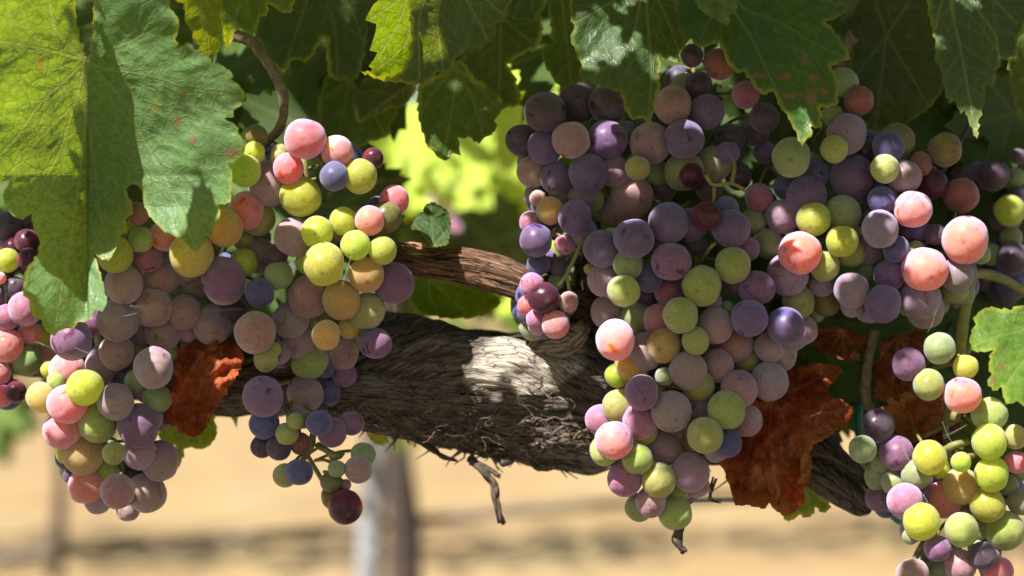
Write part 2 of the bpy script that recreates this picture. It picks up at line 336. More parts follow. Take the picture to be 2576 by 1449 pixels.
G['hanging'] = (0.880, [
 (2, 1, '-16 930 130 gy;98 1122 103 gy;42 1345 140 m;145 710 147 gy;505 952 135 bp;778 1010 137 bp;380 550 133 gy;182 178 105 k;365 275 142 bp;247 1005 133 m'),
 (1, 1, '2210 350 150 bp;2488 525 144 p;2132 745 120 gy;2068 1115 145 pk*;2435 1160 127 ty;2300 1200 140 m;2395 965 120 o*;2470 232 150 bp'),
 (1, 2, '2268 65 128 p;2490 207 152 m;2060 425 140 pk*;2232 565 112 gy*;2395 725 128 gy*;2255 280 133 pr*;2095 170 125 gy*'),
 (2, 2, '170 388 132 gy;332 195 140 gy;57 665 145 gm'),
 (1, 2, '2335 890 115 t;2140 720 130 pr*;1960 270 115 pr*;1985 500 108 gy*;2275 340 115 y;2430 480 130 gm;2520 975 125 gy;2530 810 85 gy;2250 930 105 g;2480 365 95 m'),
 (2, 2, '425 40 138 m;115 10 120 gy;340 445 105 b;480 275 115 gm;140 140 110 gm;655 -20 140 gm;250 500 90 gm;95 760 100 m;20 320 90 m;20 440 80 gy;0 820 60 gy'),
 (2, 1, '265 1310 122 t;400 1150 135 t;660 1170 115 m;735 1220 130 t;490 1260 95 gy;905 1040 112 m;60 250 125 bp;558 722 130 p;230 830 70 m;340 880 60 g;330 130 95 b;490 430 90 p;100 400 80 d;390 700 80 d'),
 (1, 1, '2225 945 117 g;2165 545 112 g;1970 430 140 bp;2045 362 90 gy;1980 665 122 gm;2320 645 110 b;2470 745 112 pr*;2005 905 120 m;2200 1300 125 ty;2080 1385 90 y*;2440 1390 70 g;1870 580 40 ty;2300 780 100 d;2380 400 90 d')])
G['right'] = (0.886, [
 (2, 1, '885 460 158 pk*;988 205 125 y*;1203 372 118 y*;2132 362 175 pk*;1825 582 165 pk*;1735 130 140 pk*;1210 165 138 g;1490 278 137 mb;935 30 150 bp'),
 (2, 0, '1145 1125 103 gy;1527 1272 107 gy;1280 1335 165 bp;1555 1105 120 b;820 1187 145 g'),
 (2, 1, '1070 555 115 gy;795 620 155 mb;1512 845 137 pb;1795 800 155 mb;2070 625 125 mb;760 180 130 mb;575 40 103 pr;1265 460 110 gy;645 390 110 g;1610 430 100 b;1560 630 118 pb;1275 740 130 mb;875 830 122 gy;1400 440 110 mb;1050 690 100 mb;540 215 95 g;'
  '1080 830 105 ol;1830 880 145 mb;1505 60 105 b;2040 730 110 g;2120 770 85 g;1390 590 80 g;1280 860 85 mb;1420 900 85 mb;2250 470 75 g;1910 320 80 d;1780 280 80 b;1760 440 70 g;1010 920 60 g;1680 880 50 y'),
 (2, 0, '1240 1010 150 mb;1000 1310 105 b;1670 1330 125 gm;1620 1060 130 ol;780 1410 95 b;1790 1240 90 br;1890 1390 110 k;1980 1130 125 ol;1520 1450 95 b;1380 1140 90 d;1330 760 110 br;1210 620 110 g;1130 870 80 g;1430 1230 90 d'),
 (2, 1, '2100 25 133 br;1330 60 100 d;1680 300 100 d;1330 320 90 d;690 300 90 d')])
G['low_right'] = (0.876, [
 (2, 2, '2110 85 137 pk*;1865 555 125 y*;2315 435 130 y*;2332 680 128 y*;2100 588 75 y*;1802 1038 137 y*;2300 910 130 y*;2105 1100 125 gy*;2267 1295 103 d;1680 885 135 pr*;2100 765 135 ty*;1975 870 138 pk*;2315 230 130 gy*;'
  '2430 1105 145 gy*;2510 400 90 gy*;2520 590 85 r*;1765 680 113 g;1615 522 127 p;1358 492 102 g;1475 310 120 d;1605 740 105 g;1500 595 80 g;1470 700 95 g;1855 5 115 gy*;1920 1240 98 p;2090 1370 120 t;1735 1450 125 t;2380 1410 110 r;1930 1410 90 g;2550 890 95 g;1720 1150 60 g;1540 860 60 d;2260 1100 70 g;1950 640 70 y;2450 760 80 g'),
 (2, 1, '2135 1320 92 y*;1938 1180 117 g*;1705 1300 122 p')])
G['far_right'] = (0.97, [
 (2, 1, '2470 140 115 y*;2490 500 120 d;2480 700 105 b;2480 350 85 g;2430 760 110 d;2530 50 90 d;2330 470 80 g;2390 220 70 d;2300 640 110 d'),
 (2, 0, '2340 1320 120 d;2230 1290 70 b;2500 1340 80 g;2540 1410 80 d;2530 1180 60 d;2120 1340 85 d')])
LABEL = {
 'left': 'broad mauve grape bunch beneath the big folded left leaf',
 'middle': 'long grape bunch left of the bare cane, red and yellow on top',
 'far_left': 'sunlit red and purple grapes at the left edge behind the big leaf tip',
 'small': 'little straggling cluster of dark red and blue grapes at the bare cane end',
 'upper': 'shaded purple grape bunch with dark scuffed berries under the hanging leaf right of centre',
 'hanging': 'long cone shaped mauve and green grape bunch right of the pale pruning knot',
 'right': 'wide grape bunch at the right with three big pink sunlit berries',
 'low_right': 'bright yellow green grape bunch in the lower right corner in full sun',
 'far_right': 'dim dark grape bunch at the right edge behind the others'}
PED = {'left': [(330, 560), (250, 850), (300, 1250)], 'middle': [(760, 400), (800, 640), (790, 900), (740, 1060), (850, 1280)], 'far_left': [(20, 560), (20, 820), (30, 980)],
       'small': [(1465, 620), (1420, 680), (1395, 790)], 'upper': [(1740, 160), (1600, 330), (1480, 470), (1480, 590)],
       'hanging': [(1720, 520), (1760, 700), (1680, 900), (1660, 1100), (1670, 1290)], 'right': [(1900, 380), (2050, 520), (2250, 700), (2330, 760)],
       'low_right': [(2440, 860), (2380, 1050), (2400, 1230), (2420, 1449)], 'far_right': [(2560, 420), (2540, 700)]}

SIDE = {'low_right': [[(2400, 1060), (2330, 1095), (2260, 1125), (2200, 1160)], [(2390, 1200), (2300, 1240)], [(2440, 900), (2340, 930), (2300, 950)]],
        'left': [[(330, 560), (470, 620), (560, 700), (560, 800)], [(300, 750), (420, 800)]], 'right': [[(2050, 520), (1980, 620), (2010, 740)], [(2250, 700), (2400, 620)], [(1900, 380), (2150, 420), (2230, 500)]],
        'hanging': [[(1740, 620), (1600, 680), (1560, 800)], [(1700, 820), (1850, 880), (1950, 860)], [(1660, 1050), (1570, 1040)]], 'middle': [[(800, 640), (900, 660)], [(790, 900), (640, 850)], [(760, 400), (680, 480)]],
        'upper': [[(1740, 160), (1760, 300), (1800, 380)]]}
def grape_mesh(k):
    bm = bmesh.new(); bmesh.ops.create_uvsphere(bm, u_segments=44, v_segments=30, radius=1)
    r = random.Random(100 + k); o = Vector((r.uniform(0, 50), r.uniform(0, 50), r.uniform(0, 50))); el = r.uniform(0.97, 1.13); ex = r.uniform(.96, 1.03)
    for v in bm.verts:
        n = v.co.normalized(); s = 1 + 0.055 * noise.noise(n * 1.3 + o) + 0.006 * noise.noise(n * 4 + o)
        dz = (n - Vector((0, 0, -1))).length; s -= 0.03 * math.exp(-(dz / 0.10) ** 2) - 0.008 * math.exp(-((dz - 0.17) / 0.06) ** 2)
        du = (n - Vector((0, 0, 1))).length; s -= 0.05 * math.exp(-(du / 0.14) ** 2)
        v.co = Vector((n.x * s * ex, n.y * s / ex, n.z * s * el))
    me = bpy.data.meshes.new('grape'); bm.to_mesh(me); bm.free()
    me.polygons.foreach_set('use_smooth', [True] * len(me.polygons)); me.materials.append(M_GRAPE); return me
GM = [grape_mesh(k) for k in range(7)]
LIT, DARK = [], []            # places the sun reaches / does not reach, used to place the added canopy leaves

def build_bunch(key):
    front, blocks = G[key]
    gs = []
    for (i, j, txt) in blocks:
        for it in txt.strip(';').split(';'):
            x, y, r, c = it.split()
            gs.append((i * TILE[0] + float(x) / 3, j * TILE[1] + float(y) / 3, float(r) / 3 * 1.03, c.strip('*'), c.endswith('*')))
    lr = random.Random(key); placed = []
    s = KPX * front
    us = [g[0] for g in gs]; cu = sum(us) / len(us)
    for (u, v, r, c, lit) in gs:
        z = front + lr.uniform(0, 0.003) + 0.00002 * abs(u - cu)
        for (u2, v2, r2, z2) in placed:
            dd = math.hypot(u - u2, v - v2); gap = abs(dd - r2)
            if dd < r + r2 and gap < r: z = max(z, z2 + math.sqrt(r * r - gap * gap) * s * 1.04)
        
        placed.append((u, v, r, z))
    placed = [(u, v, r, front + 0.11 * (1 - math.exp(-(z - front) / 0.11))) for (u, v, r, z) in placed]
    root = empty('grape_bunch', P(PED[key][0][0], PED[key][0][1], front + 0.03))
    tag(root, LABEL[key], 'grapes', 'grape bunches on the vine')
    st = MB()
    axis = [P(u, v, front + 0.042) for (u, v) in PED[key]]
    cur = [Vector(p) for p in catmull(axis, 8)]
    st.tube(cur, [0.0018 - 0.0009 * i / len(cur) for i in range(len(cur))], 7, 0.3)
    for br_ in SIDE.get(key, []):
        q = [Vector(p) for p in catmull([P(u, v, front + 0.042) for (u, v) in br_], 6)]; st.tube(q, [0.0013 - 0.0006 * i / len(q) for i in range(len(q))], 7, 0.3); cur += q
    for n, ((u, v, r, z), (_, _, _, c, lit)) in enumerate(zip(placed, gs)):
        loc = P(u, v, z); rad = r * KPX * z
        a, b, bl = PAL[c]
        o = bpy.data.objects.new('grape', GM[lr.randrange(len(GM))]); COL.objects.link(o)
        near = min(cur, key=lambda q: (q - loc).length)
        out = (loc - near); out = out.normalized() if out.length > 1e-5 else Vector((0, -1, 0))
        dirn = (out * 0.8 + Vector((lr.uniform(-.45, .45), -0.55 + lr.uniform(-.3, .3), -0.45 + lr.uniform(-.35, .35)))).normalized()
        q = dirn.to_track_quat('-Z', 'Y')
        o.matrix_world = Matrix.Translation(loc) @ q.to_matrix().to_4x4() @ Matrix.Diagonal((rad, rad, rad, 1))
        put_under(o, root)
        jit = [lr.uniform(0.92, 1.08) for _ in range(3)]
        o.color = (*[min(1, x * y) for x, y in zip(lin(a), jit)], 1)
        o['tint'] = [float(min(1, x * lr.uniform(0.85, 1.15))) for x in lin(b)]; o['bloom'] = float(min(1.45, bl * lr.uniform(0.78, 1.2)))
        top = loc - dirn * rad * 0.97
        tgt = near + Vector((lr.uniform(-.002, .002), lr.uniform(-.001, .002), 0.006))
        mid = (top + tgt) / 2 - dirn * 0.003
        pts = [Vector(p) for p in catmull([top, mid, tgt], 4)]
        st.tube(pts, [0.0012] + [0.0007] * (len(pts) - 1), 6)
        if lit: LIT.append((loc + SUN * rad * 0.7, rad * 0.62))
        else: DARK.append((loc + SUN * rad * 0.6, rad))
    # berries deeper inside the bunch, behind the ones in front
    nfill = 0
    for _ in range(min(220, 6 * (98 - len(gs)))):
        u, v, r, z = lr.choice(placed); u += lr.uniform(-r, r) * .9; v += lr.uniform(-r, r) * .9; z = z + lr.uniform(.014, .022); r = lr.uniform(20, 40)
        if z > front + .085 or not any((u - a) ** 2 + (v - b_) ** 2 < (r2 * .75) ** 2 for a, b_, r2, _ in placed if abs(a - u) + abs(b_ - v) > 8): continue
        if sum((u - a) ** 2 + (v - b_) ** 2 < (r2 * 1.6) ** 2 for a, b_, r2, _ in placed) < 3: continue
        nfill += 1
        if nfill > min(46, 98 - len(gs)): break
        o = bpy.data.objects.new('grape', GM[lr.randrange(len(GM))]); COL.objects.link(o); rad = r * KPX * z
        o.location = P(u, v, z); o.scale = (rad,) * 3; o.rotation_euler = (lr.uniform(-1, 1), lr.uniform(-1, 1), lr.uniform(0, 6)); put_under(o, root)
        a, b_, bl = PAL[lr.choice('ppgmdb')]; o.color = (*lin(a), 1); o['tint'] = [float(x) for x in lin(b_)]; o['bloom'] = float(bl)
    st.build('stem', M_STEM, root)
    return root

BUNCH = {k: build_bunch(k) for k in G}
# the thick peduncle the middle bunch hangs from, and the green stalk at the right
b = MB(); pts = [Vector(p) for p in catmull([P(585, 88, .915), P(632, 105, .912), P(668, 150, .908), P(700, 205, .905), P(714, 262, .904), P(706, 318, .905), P(678, 350, .908), P(664, 372, .91)], 7)]
b.tube(pts, [0.0025 - 0.0008 * i / len(pts) for i in range(len(pts))], 12, 0.28); tag(b.build('peduncle', M_SHOOT, BUNCH['middle']), 'brown woody stalk curving down to the berries')
b = MB(); pts = [Vector(p) for p in catmull([P(2436, 640, .915), P(2440, 700, .912), P(2425, 790, .91), P(2415, 900, .91), P(2425, 960, .908), P(2400, 1060, .905)], 7)]
b.tube(pts, [0.0029 - 0.0009 * i / len(pts) for i in range(len(pts))], 12, 0.2)
pts = [Vector(p) for p in catmull([P(2440, 690, .914), P(2480, 690, .925), P(2530, 705, .93), P(2590, 745, .94)], 6)]; b.tube(pts, 0.0021, 10, 0.2)
b.build('peduncle', M_STEM, BUNCH['low_right'])
# small visible stalks between the berries
def stalk(key, chains, mat=M_STEM, r=0.0008):
    left = [list(c) for c in chains]
    while left:                                   # chains that share a joint are one branching stalk
        grp = [left.pop(0)]; grew = True
        while grew:
            grew = False
            for c in left:
                if any(set(c) & set(g) for g in grp): grp.append(c); left.remove(c); grew = True; break
        m = MB()
        for ch in grp:
            p = [Vector(q) for q in catmull([P(*c) for c in ch], 5)]; m.tube(p, [r * (1.15 - 0.3 * i / len(p)) for i in range(len(p))], 8, 0.35)
        m.build('stalk', mat, BUNCH[key])
stalk('hanging', [[(1740, 600, .91), (1790, 520, .893), (1797, 470, .889)], [(1775, 440, .888), (1795, 465, .887), (1840, 462, .888), (1880, 482, .894)], [(1840, 462, .888), (1848, 420, .892), (1843, 395, .895)], [(1763, 660, .90), (1785, 625, .887), (1800, 612, .887)]])
stalk('small', [[(1470, 600, .90), (1450, 640, .897), (1425, 690, .895), (1405, 718, .897)], [(1425, 690, .895), (1432, 730, .90)], [(1465, 640, .905), (1400, 585, .905)]])
stalk('low_right', [[(2375, 1135, .888), (2400, 1120, .884), (2440, 1110, .886)]], r=0.0014)
stalk('low_right', [[(2452, 1140, .886), (2425, 1150, .888)]], r=0.0014)
stalk('middle', [[(790, 395, .892), (812, 415, .894), (830, 480, .90)], [(830, 480, .90), (820, 505, .905)], [(800, 1120, .90), (825, 1135, .892), (845, 1150, .89), (862, 1140, .893)], [(830, 1135, .892), (850, 1190, .892), (862, 1250, .892)], [(790, 1080, .9), (780, 1130, .897), (755, 1165, .9)]], r=0.0013)
stalk('low_right', [[(2290, 1449, .90), (2300, 1410, .895), (2320, 1370, .893), (2340, 1340, .9)], [(2440, 1340, .90), (2475, 1450, .9)]], M_SHOOT, 0.0014)

# ------------------------------------------------------------------ leaves
def seg_dist(Q, A, B):
    d = B - A; L2 = (d ** 2).sum() + 1e-9
    t = np.clip(((Q - A) @ d) / L2, 0, 1); return np.sqrt(((Q - (A + t[:, None] * d)) ** 2).sum(1))
def inside(Q, poly):
    x, y = Q[:, 0], Q[:, 1]; c = np.zeros(len(Q), bool); n = len(poly); j = n - 1
    for i in range(n):
        xi, yi = poly[i]; xj, yj = poly[j]
        if yi != yj: c ^= ((yi > y) != (yj > y)) & (x < (xj - xi) * (y - yi) / (yj - yi) + xi)
        j = i
    return c
def serrate(poly, step, depth, r):
    out = []; n = len(poly); A = sum(poly[i][0] * poly[(i + 1) % n][1] - poly[(i + 1) % n][0] * poly[i][1] for i in range(n)); sg = 1 if A > 0 else -1
    for i in range(n):
        a = np.array(poly[i], float); c = np.array(poly[(i + 1) % n], float); d = c - a; L = np.hypot(*d)
        out.append(a); m = int(L / step)
        if m >= 1 and L > 1:
            nr = np.array([d[1], -d[0]]) / L * sg
            for k in range(1, m + 1):
                t0 = (k - 0.45 + r.uniform(-.12, .12)) / (m + 0.0); h = depth * r.uniform(0.5, 1.2)
                if t0 >= 0.98: break
                out.append(a + d * min(t0, .97) + nr * h)
                t1 = t0 + 0.18 / m
                if t1 < 0.98: out.append(a + d * t1 - nr * h * 0.15)
    return out
def leaf_geo(poly, veins, pet, g, r, sec=55):
    """2-D leaf in photo units -> points, faces, vein weight, distance to edge"""
    poly = np.array(poly, float)
    res = []
    for i in range(len(poly)):
        a, c = poly[i], poly[(i + 1) % len(poly)]; L = np.hypot(*(c - a)); m = max(1, int(L / (g * 1.1)))
        for k in range(m): res.append(a + (c - a) * k / m)
    ring = np.array(res)
    lo, hi = poly.min(0), poly.max(0)
    xs = np.arange(lo[0], hi[0], g); ys = np.arange(lo[1], hi[1], g * 0.87)
    gx, gy = np.meshgrid(xs, ys); gx[1::2] += g / 2
    Q = np.stack([gx.ravel(), gy.ravel()], 1); Q += np.array([[r.uniform(-.12, .12) * g, r.uniform(-.12, .12) * g] for _ in range(len(Q))])
    Q = Q[inside(Q, poly)]
    de = np.full(len(Q), 1e9)
    for i in range(len(poly)): de = np.minimum(de, seg_dist(Q, poly[i], poly[(i + 1) % len(poly)]))
    Q = Q[de > 0.45 * g]; de = de[de > 0.45 * g]
    allp = np.vstack([ring, Q]); n0 = len(ring)
    vs, _, fs, *_ = delaunay_2d_cdt([Vector(p) for p in allp], [(i, (i + 1) % n0) for i in range(n0)], [list(range(n0))], 1, 1e-4)
    V = np.array([(p.x, p.y) for p in vs])
    de = np.full(len(V), 1e9)
    for i in range(len(poly)): de = np.minimum(de, seg_dist(V, poly[i], poly[(i + 1) % len(poly)]))
    wt = np.zeros(len(V)); nearest = np.full(len(V), 1e9)
    for ve in veins:
        pl = [np.array(p[:2], float) for p in catmull([pet] + list(ve), 6)]
        L = sum(np.hypot(*(pl[i + 1] - pl[i])) for i in range(len(pl) - 1)); run = 0; nxt = sec * 0.6; side = 1 if r.random() < .5 else -1
        for i in range(len(pl) - 1):
            d = seg_dist(V, pl[i], pl[i + 1]); wd = 2.6 * (1 - 0.65 * run / L) + 0.5
            wt = np.maximum(wt, np.exp(-(d / wd) ** 2)); nearest = np.minimum(nearest, d)
            l = np.hypot(*(pl[i + 1] - pl[i]))
            while run + l > nxt and nxt < L * 0.92:
                t = (nxt - run) / l; p = pl[i] + (pl[i + 1] - pl[i]) * t; dr = (pl[i + 1] - pl[i]) / (l + 1e-9)
                an = side * math.radians(r.uniform(42, 58)); c, s_ = math.cos(an), math.sin(an)
                dv = np.array([dr[0] * c - dr[1] * s_, dr[0] * s_ + dr[1] * c]); ll = (L - nxt) * 0.55 + 25
                p2 = p + dv * ll * .5; p3 = p2 + (dv + dr * 0.35) * ll * .5
                for (A_, B_, w_) in ((p, p2, 1.7), (p2, p3, 1.2)):
                    dd = seg_dist(V, A_, B_); wt = np.maximum(wt, 0.42 * np.exp(-(dd / w_) ** 2)); nearest = np.minimum(nearest, dd)
                side = -side; nxt += sec * r.uniform(.42, .62)
            run += l
    return V, [tuple(f) for f in fs], wt, de, nearest
def finish_leaf(me, V, wt, de, scale):
    a = me.attributes.new('vein', 'FLOAT', 'POINT'); a.data.foreach_set('value', wt.astype(np.float32))
    a = me.attributes.new('edge', 'FLOAT', 'POINT'); a.data.foreach_set('value', (de * scale).astype(np.float32))
    uv = me.uv_layers.new(name='UVMap'); idx = np.empty(len(me.loops), np.int32); me.loops.foreach_get('vertex_index', idx)
    uv.data.foreach_set('uv', (V[idx] * scale).astype(np.float32).ravel())
GRP = 'vine leaves over the grapes'
def leaf(label, poly, d0, veins=(), pet=None, tilt=(0, 0), mat=None, col=(62, 96, 40), tint=(84, 112, 40), g=5.0, teeth=(24, 5), depth=None, wav=0.004, spots=(), parent=None, name='vine_leaf', group=GRP, dark=True, cat='leaf', petiole=None, quilt=0.0006):
    r = random.Random(label)
    cu = sum(p[0] for p in poly) / len(poly); cv = sum(p[1] for p in poly) / len(poly)
    if pet is None: pet = (cu, min(p[1] for p in poly) + 12)
    if not veins:
        far = sorted(poly, key=lambda p: -math.hypot(p[0] - pet[0], p[1] - pet[1])); veins = []
        for p in far:
            if all(abs(math.atan2(p[1] - pet[1], p[0] - pet[0]) - math.atan2(q[0][1] - pet[1], q[0][0] - pet[0])) > 0.5 for q in veins): veins.append([p])
            if len(veins) == 5: break
    pl = serrate(poly, teeth[0], teeth[1], r) if teeth else [np.array(p, float) for p in poly]
    V, F, wt, de, near = leaf_geo(pl, veins, pet, g, r)
    o = Vector((r.uniform(0, 90), r.uniform(0, 90), 0)); verts = []
    for (u, v), dn, e in zip(V, near, de):
        d = d0 + tilt[0] * (u - cu) * 1e-5 + tilt[1] * (v - cv) * 1e-5
        if depth: d += depth(u, v)
        d += wav * noise.noise(Vector((u * .009, v * .009, 0)) + o) + wav * (.16 if wav < .007 else .4) * noise.noise(Vector((u * .03, v * .03, 5)) + o)
        d += wav * 0.8 * math.exp(-e / 22) * noise.noise(Vector((u * .02, v * .02, 9)) + o)
        d -= (quilt if wav < .01 else .0022) * (1 - math.exp(-(dn / 14) ** 2))
        if wav > .01: d -= .010 * math.exp(-(e / 26) ** 2) * (0.5 + noise.noise(Vector((u * .012, v * .012, 3)) + o))
        verts.append(P(u, v, d))
    ob = link_mesh(name, verts, F, mat or M_LEAF)
    finish_leaf(ob.data, V, wt, de, KPX * 0.9)
    if spots:
        sv = np.zeros(len(V))
        for (su, sv_, sx, sy) in spots:
            nn = np.array([noise.noise(Vector((p[0] * .11, p[1] * .11, su))) for p in V]); sv = np.maximum(sv, np.clip((1.15 - ((V[:, 0] - su) / sx) ** 2 - ((V[:, 1] - sv_) / sy) ** 2 + 1.1 * nn) * 2.2, 0, 1))
        at = ob.data.attributes.new('spot', 'FLOAT', 'POINT'); at.data.foreach_set('value', sv.astype(np.float32))
    ob.color = (*lin(col), 1); ob['tint'] = [float(x) for x in lin(tint)]
    if parent: put_under(ob, parent)
    else: tag(ob, label, cat, group)
    if petiole:
        m = MB(); p = [Vector(q) for q in catmull([P(*c) for c in petiole], 6)]; m.tube(p, 0.0013, 8, 0.2); m.build('petiole', M_STEM, ob)
    if dark and not parent:
        for _ in range(14):
            q = verts[r.randrange(len(verts))]; DARK.append((q, 0.006))
    return ob

# the big folded leaf at the upper left
BIG = [(213,150),(200,100),(192,60),(190,20),(186,-30),(170,-80),(120,-110),(60,-100),(0,-110),(-60,-80),(-110,-20),(-120,60),(-150,120),(-130,200),(-140,280),(-100,340),(-90,400),(-40,420),(-20,455),
 (0,458),(13,455),(23,452),(20,467),(7,490),(10,505),(20,530),(35,545),(58,553),(75,540),(80,537),(83,565),(95,590),(101,612),(95,640),(63,683),(57,743),(73,753),(82,793),(105,806),(115,833),(137,846),(147,833),(167,826),(187,826),(197,808),(213,811),(230,796),(240,776),(257,785),(268,766),(263,730),(247,670),(235,638),
 (247,646),(273,656),(290,630),(303,593),(317,586),(317,550),(335,538),(333,520),(322,492),(318,475),(330,463),(345,465),(357,480),(360,505),(370,530),(385,555),(400,570),(413,583),(422,596),(433,591),(457,601),(473,616),(495,635),(503,623),(522,593),(533,593),(535,566),(553,555),(550,513),(580,510),(582,493),(580,483),(585,447),(573,410),(600,400),(615,383),(613,353),(597,333),(600,323),(563,297),(588,295),(587,278),(617,248),(613,230),(600,213),(582,200),(587,190),(563,167),(533,160),(520,133),(480,123),(473,115),(437,125),(450,110),(440,100),(450,70),(450,53),(437,30),(427,20),(427,3),(410,-20),(420,-50),(380,-90),(320,-110),(270,-90),(245,-40),(238,0),(235,40),(233,90),(225,110),(228,130)]
def big_depth(u, v):             # a valley fold along the midrib; left half leans over, its back to the sun
    t = u - (222 if v > 280 else 222 - (280 - v) * 0.03)
    side = math.sqrt(t * t + 120) - 11
    d = 8.2e-5 * (min(v, 440) - 300) - (15.5e-5 if t < 0 else 8.5e-5) * side
    if v > 520: d -= 0.9e-4 * (v - 520)
    if t > 0: d -= 3.0e-5 * max(0, v - 260)
    return d
big = leaf('large waxy lobed leaf folded at its midrib at the upper left over the grapes', BIG, 0.884, pet=(213, 150),
 veins=[[(110, 122), (0, 104), (-120, 95)], [(155, 95), (130, 40), (115, -90)], [(185, 180), (100, 260), (40, 345), (-40, 430)], [(215, 215), (215, 290), (205, 400), (190, 520), (170, 650), (140, 830)],
        [(250, 135), (320, 110), (400, 70)], [(260, 172), (390, 195), (480, 225), (605, 243)], [(245, 180), (310, 255), (365, 360), (430, 480), (492, 620)], [(217, 280), (235, 400), (250, 520), (275, 640)], [(190, 250), (130, 420), (40, 530)]],
 depth=big_depth, mat=M_WAXY, col=(92, 128, 78), tint=(116, 152, 100), g=3.6, teeth=(26, 4), wav=0.003, spots=[(103, 155, 9, 20), (486, 352, 12, 11), (448, 305, 13, 9), (583, 384, 18, 14), (460, 238, 8, 10), (108, 46, 5, 9), (172, 35, 4, 12)], dark=False, quilt=0.0006,
 petiole=[(213, 150, .874), (211, 140, .882), (214, 128, .895), (222, 110, .92)])
for (u, v) in ((330, 330), (450, 330), (520, 400), (300, 480), (480, 200), (350, 100), (400, 420), (280, 590), (100, 700), (220, 720), (60, 200), (50, 60), (130, 120), (60, 330)):
    LIT.append((P(u, v, 0.884 + big_depth(u, v)), 0.03))

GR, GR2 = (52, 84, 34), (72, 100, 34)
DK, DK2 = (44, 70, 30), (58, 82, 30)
leaf('narrow yellow green leaf tip hanging beside the big folded leaf', [(438,-40),(440,0),(463,10),(467,60),(475,65),(485,80),(490,108),(500,112),(507,130),(515,160),(508,190),(530,170),(540,140),(555,120),(560,80),(555,40),(552,-40)], .90,
 pet=(500, -40), veins=[[(515, 60), (525, 130), (512, 185)]], tilt=(3, 12), col=(112, 132, 30), tint=(150, 158, 40), g=4, teeth=(18, 3), dark=False)
for q in ((500, 40), (520, 110)): LIT.append((P(*q, .90), .006))
leaf('pointed green leaf hanging right of the narrow yellow tip', [(550,-40),(552,10),(560,60),(565,110),(570,130),(580,110),(590,80),(605,72),(635,90),(650,60),(653,42),(670,40),(675,10),(690,18),(705,30),(730,33),(740,10),(745,-40)], .905,
 pet=(610, -60), veins=[[(600, 10), (575, 120)], [(625, 20), (640, 85)], [(680, 0), (730, 30)]], tilt=(3, 14), col=(70, 104, 30), tint=(104, 132, 34), g=4.5)
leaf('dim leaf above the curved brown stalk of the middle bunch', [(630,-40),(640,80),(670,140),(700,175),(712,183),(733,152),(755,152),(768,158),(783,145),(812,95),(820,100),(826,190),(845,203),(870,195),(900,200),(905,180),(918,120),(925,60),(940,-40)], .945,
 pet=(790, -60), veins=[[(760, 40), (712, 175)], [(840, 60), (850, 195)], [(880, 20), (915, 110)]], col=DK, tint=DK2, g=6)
root = empty('vine_leaf', P(1060, 60, .89)); tag(root, 'dark leaf with bright translucent rolled edge at top centre', 'leaf', GRP)
def curl(u, v): return 0.0
leaf('rolled leaf face', [(1025,-60),(1033,60),(1037,100),(1030,140),(1010,180),(985,195),(945,190),(905,177),(930,190),(960,202),(1010,207),(1050,211),(1080,205),(1100,180),(1115,187),(1130,175),(1150,143),(1160,140),(1175,115),(1195,120),(1210,125),(1225,110),(1245,90),(1247,58),(1270,55),(1268,30),(1285,10),(1290,-60)], .899,
 pet=(1130, -60), veins=[[(1100, 40), (1115, 180)], [(1180, 10), (1230, 105)], [(1060, 20), (1055, 200)], [(1200, -20), (1270, 40)]], tilt=(6, 10), col=(60, 84, 48), tint=(66, 92, 50), g=4.2, parent=root, name='blade', mat=M_WAXY)
leaf('rolled leaf flap', [(975,-60),(950,3),(940,10),(918,50),(935,57),(947,60),(945,80),(930,127),(950,132),(940,150),(927,167),(937,173),(930,183),(945,190),(985,195),(1010,180),(1030,140),(1037,100),(1033,60),(1025,-60)], .896,
 pet=(1033, -60), veins=[[(1010, 40), (950, 150)], [(1030, 80), (1000, 130), (940, 180)], [(1000, 0), (930, 50)]], depth=lambda u, v: 0.00013 * (u - 1037), tilt=(0, 16), col=(96, 134, 24), tint=(120, 152, 26), g=3.8, teeth=None, parent=root, name='rolled_edge', wav=.002)
for q in ((990, 40), (1000, 110), (960, 160), (945, 40)): LIT.append((P(*q, .888), .02))
for q in ((1100, 60), (1200, 60), (1080, 160)): DARK.append((P(*q, .885), .01))
leaf('jagged green leaf at the top edge just right of the rolled leaf', [(1262,-60),(1275,30),(1290,50),(1325,50),(1350,57),(1357,35),(1370,20),(1375,-60)], .925, col=GR, tint=GR2, g=6)
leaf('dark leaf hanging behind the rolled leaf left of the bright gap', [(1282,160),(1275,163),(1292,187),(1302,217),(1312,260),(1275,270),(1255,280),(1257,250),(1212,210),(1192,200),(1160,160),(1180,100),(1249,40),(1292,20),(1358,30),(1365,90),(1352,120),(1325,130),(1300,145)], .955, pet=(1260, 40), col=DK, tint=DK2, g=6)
leaf('drooping green leaf with a pointed lobe in the centre of the bright gap', [(1052,215),(1052,290),(1068,345),(1075,370),(1090,380),(1100,395),(1120,405),(1140,385),(1160,392),(1155,375),(1152,345),(1185,345),(1205,362),(1220,345),(1245,330),(1245,300),(1258,285),(1257,255),(1215,210),(1195,200),(1160,150),(1110,185),(1075,205)], .935,
 pet=(1150, 170), veins=[[(1140, 260), (1115, 395)], [(1190, 250), (1215, 340)], [(1200, 215), (1250, 270)], [(1090, 230), (1060, 290)]], tilt=(4, -10), col=(58, 88, 30), tint=(76, 104, 32), g=4.5)
leaf('brownish dark leaf hanging left of the drooping leaf', [(920,195),(890,235),(885,255),(900,310),(935,297),(985,270),(1010,270),(1040,240),(1050,205),(980,190)], .95, pet=(1040, 205), col=(48, 62, 26), tint=(66, 70, 28), g=6)
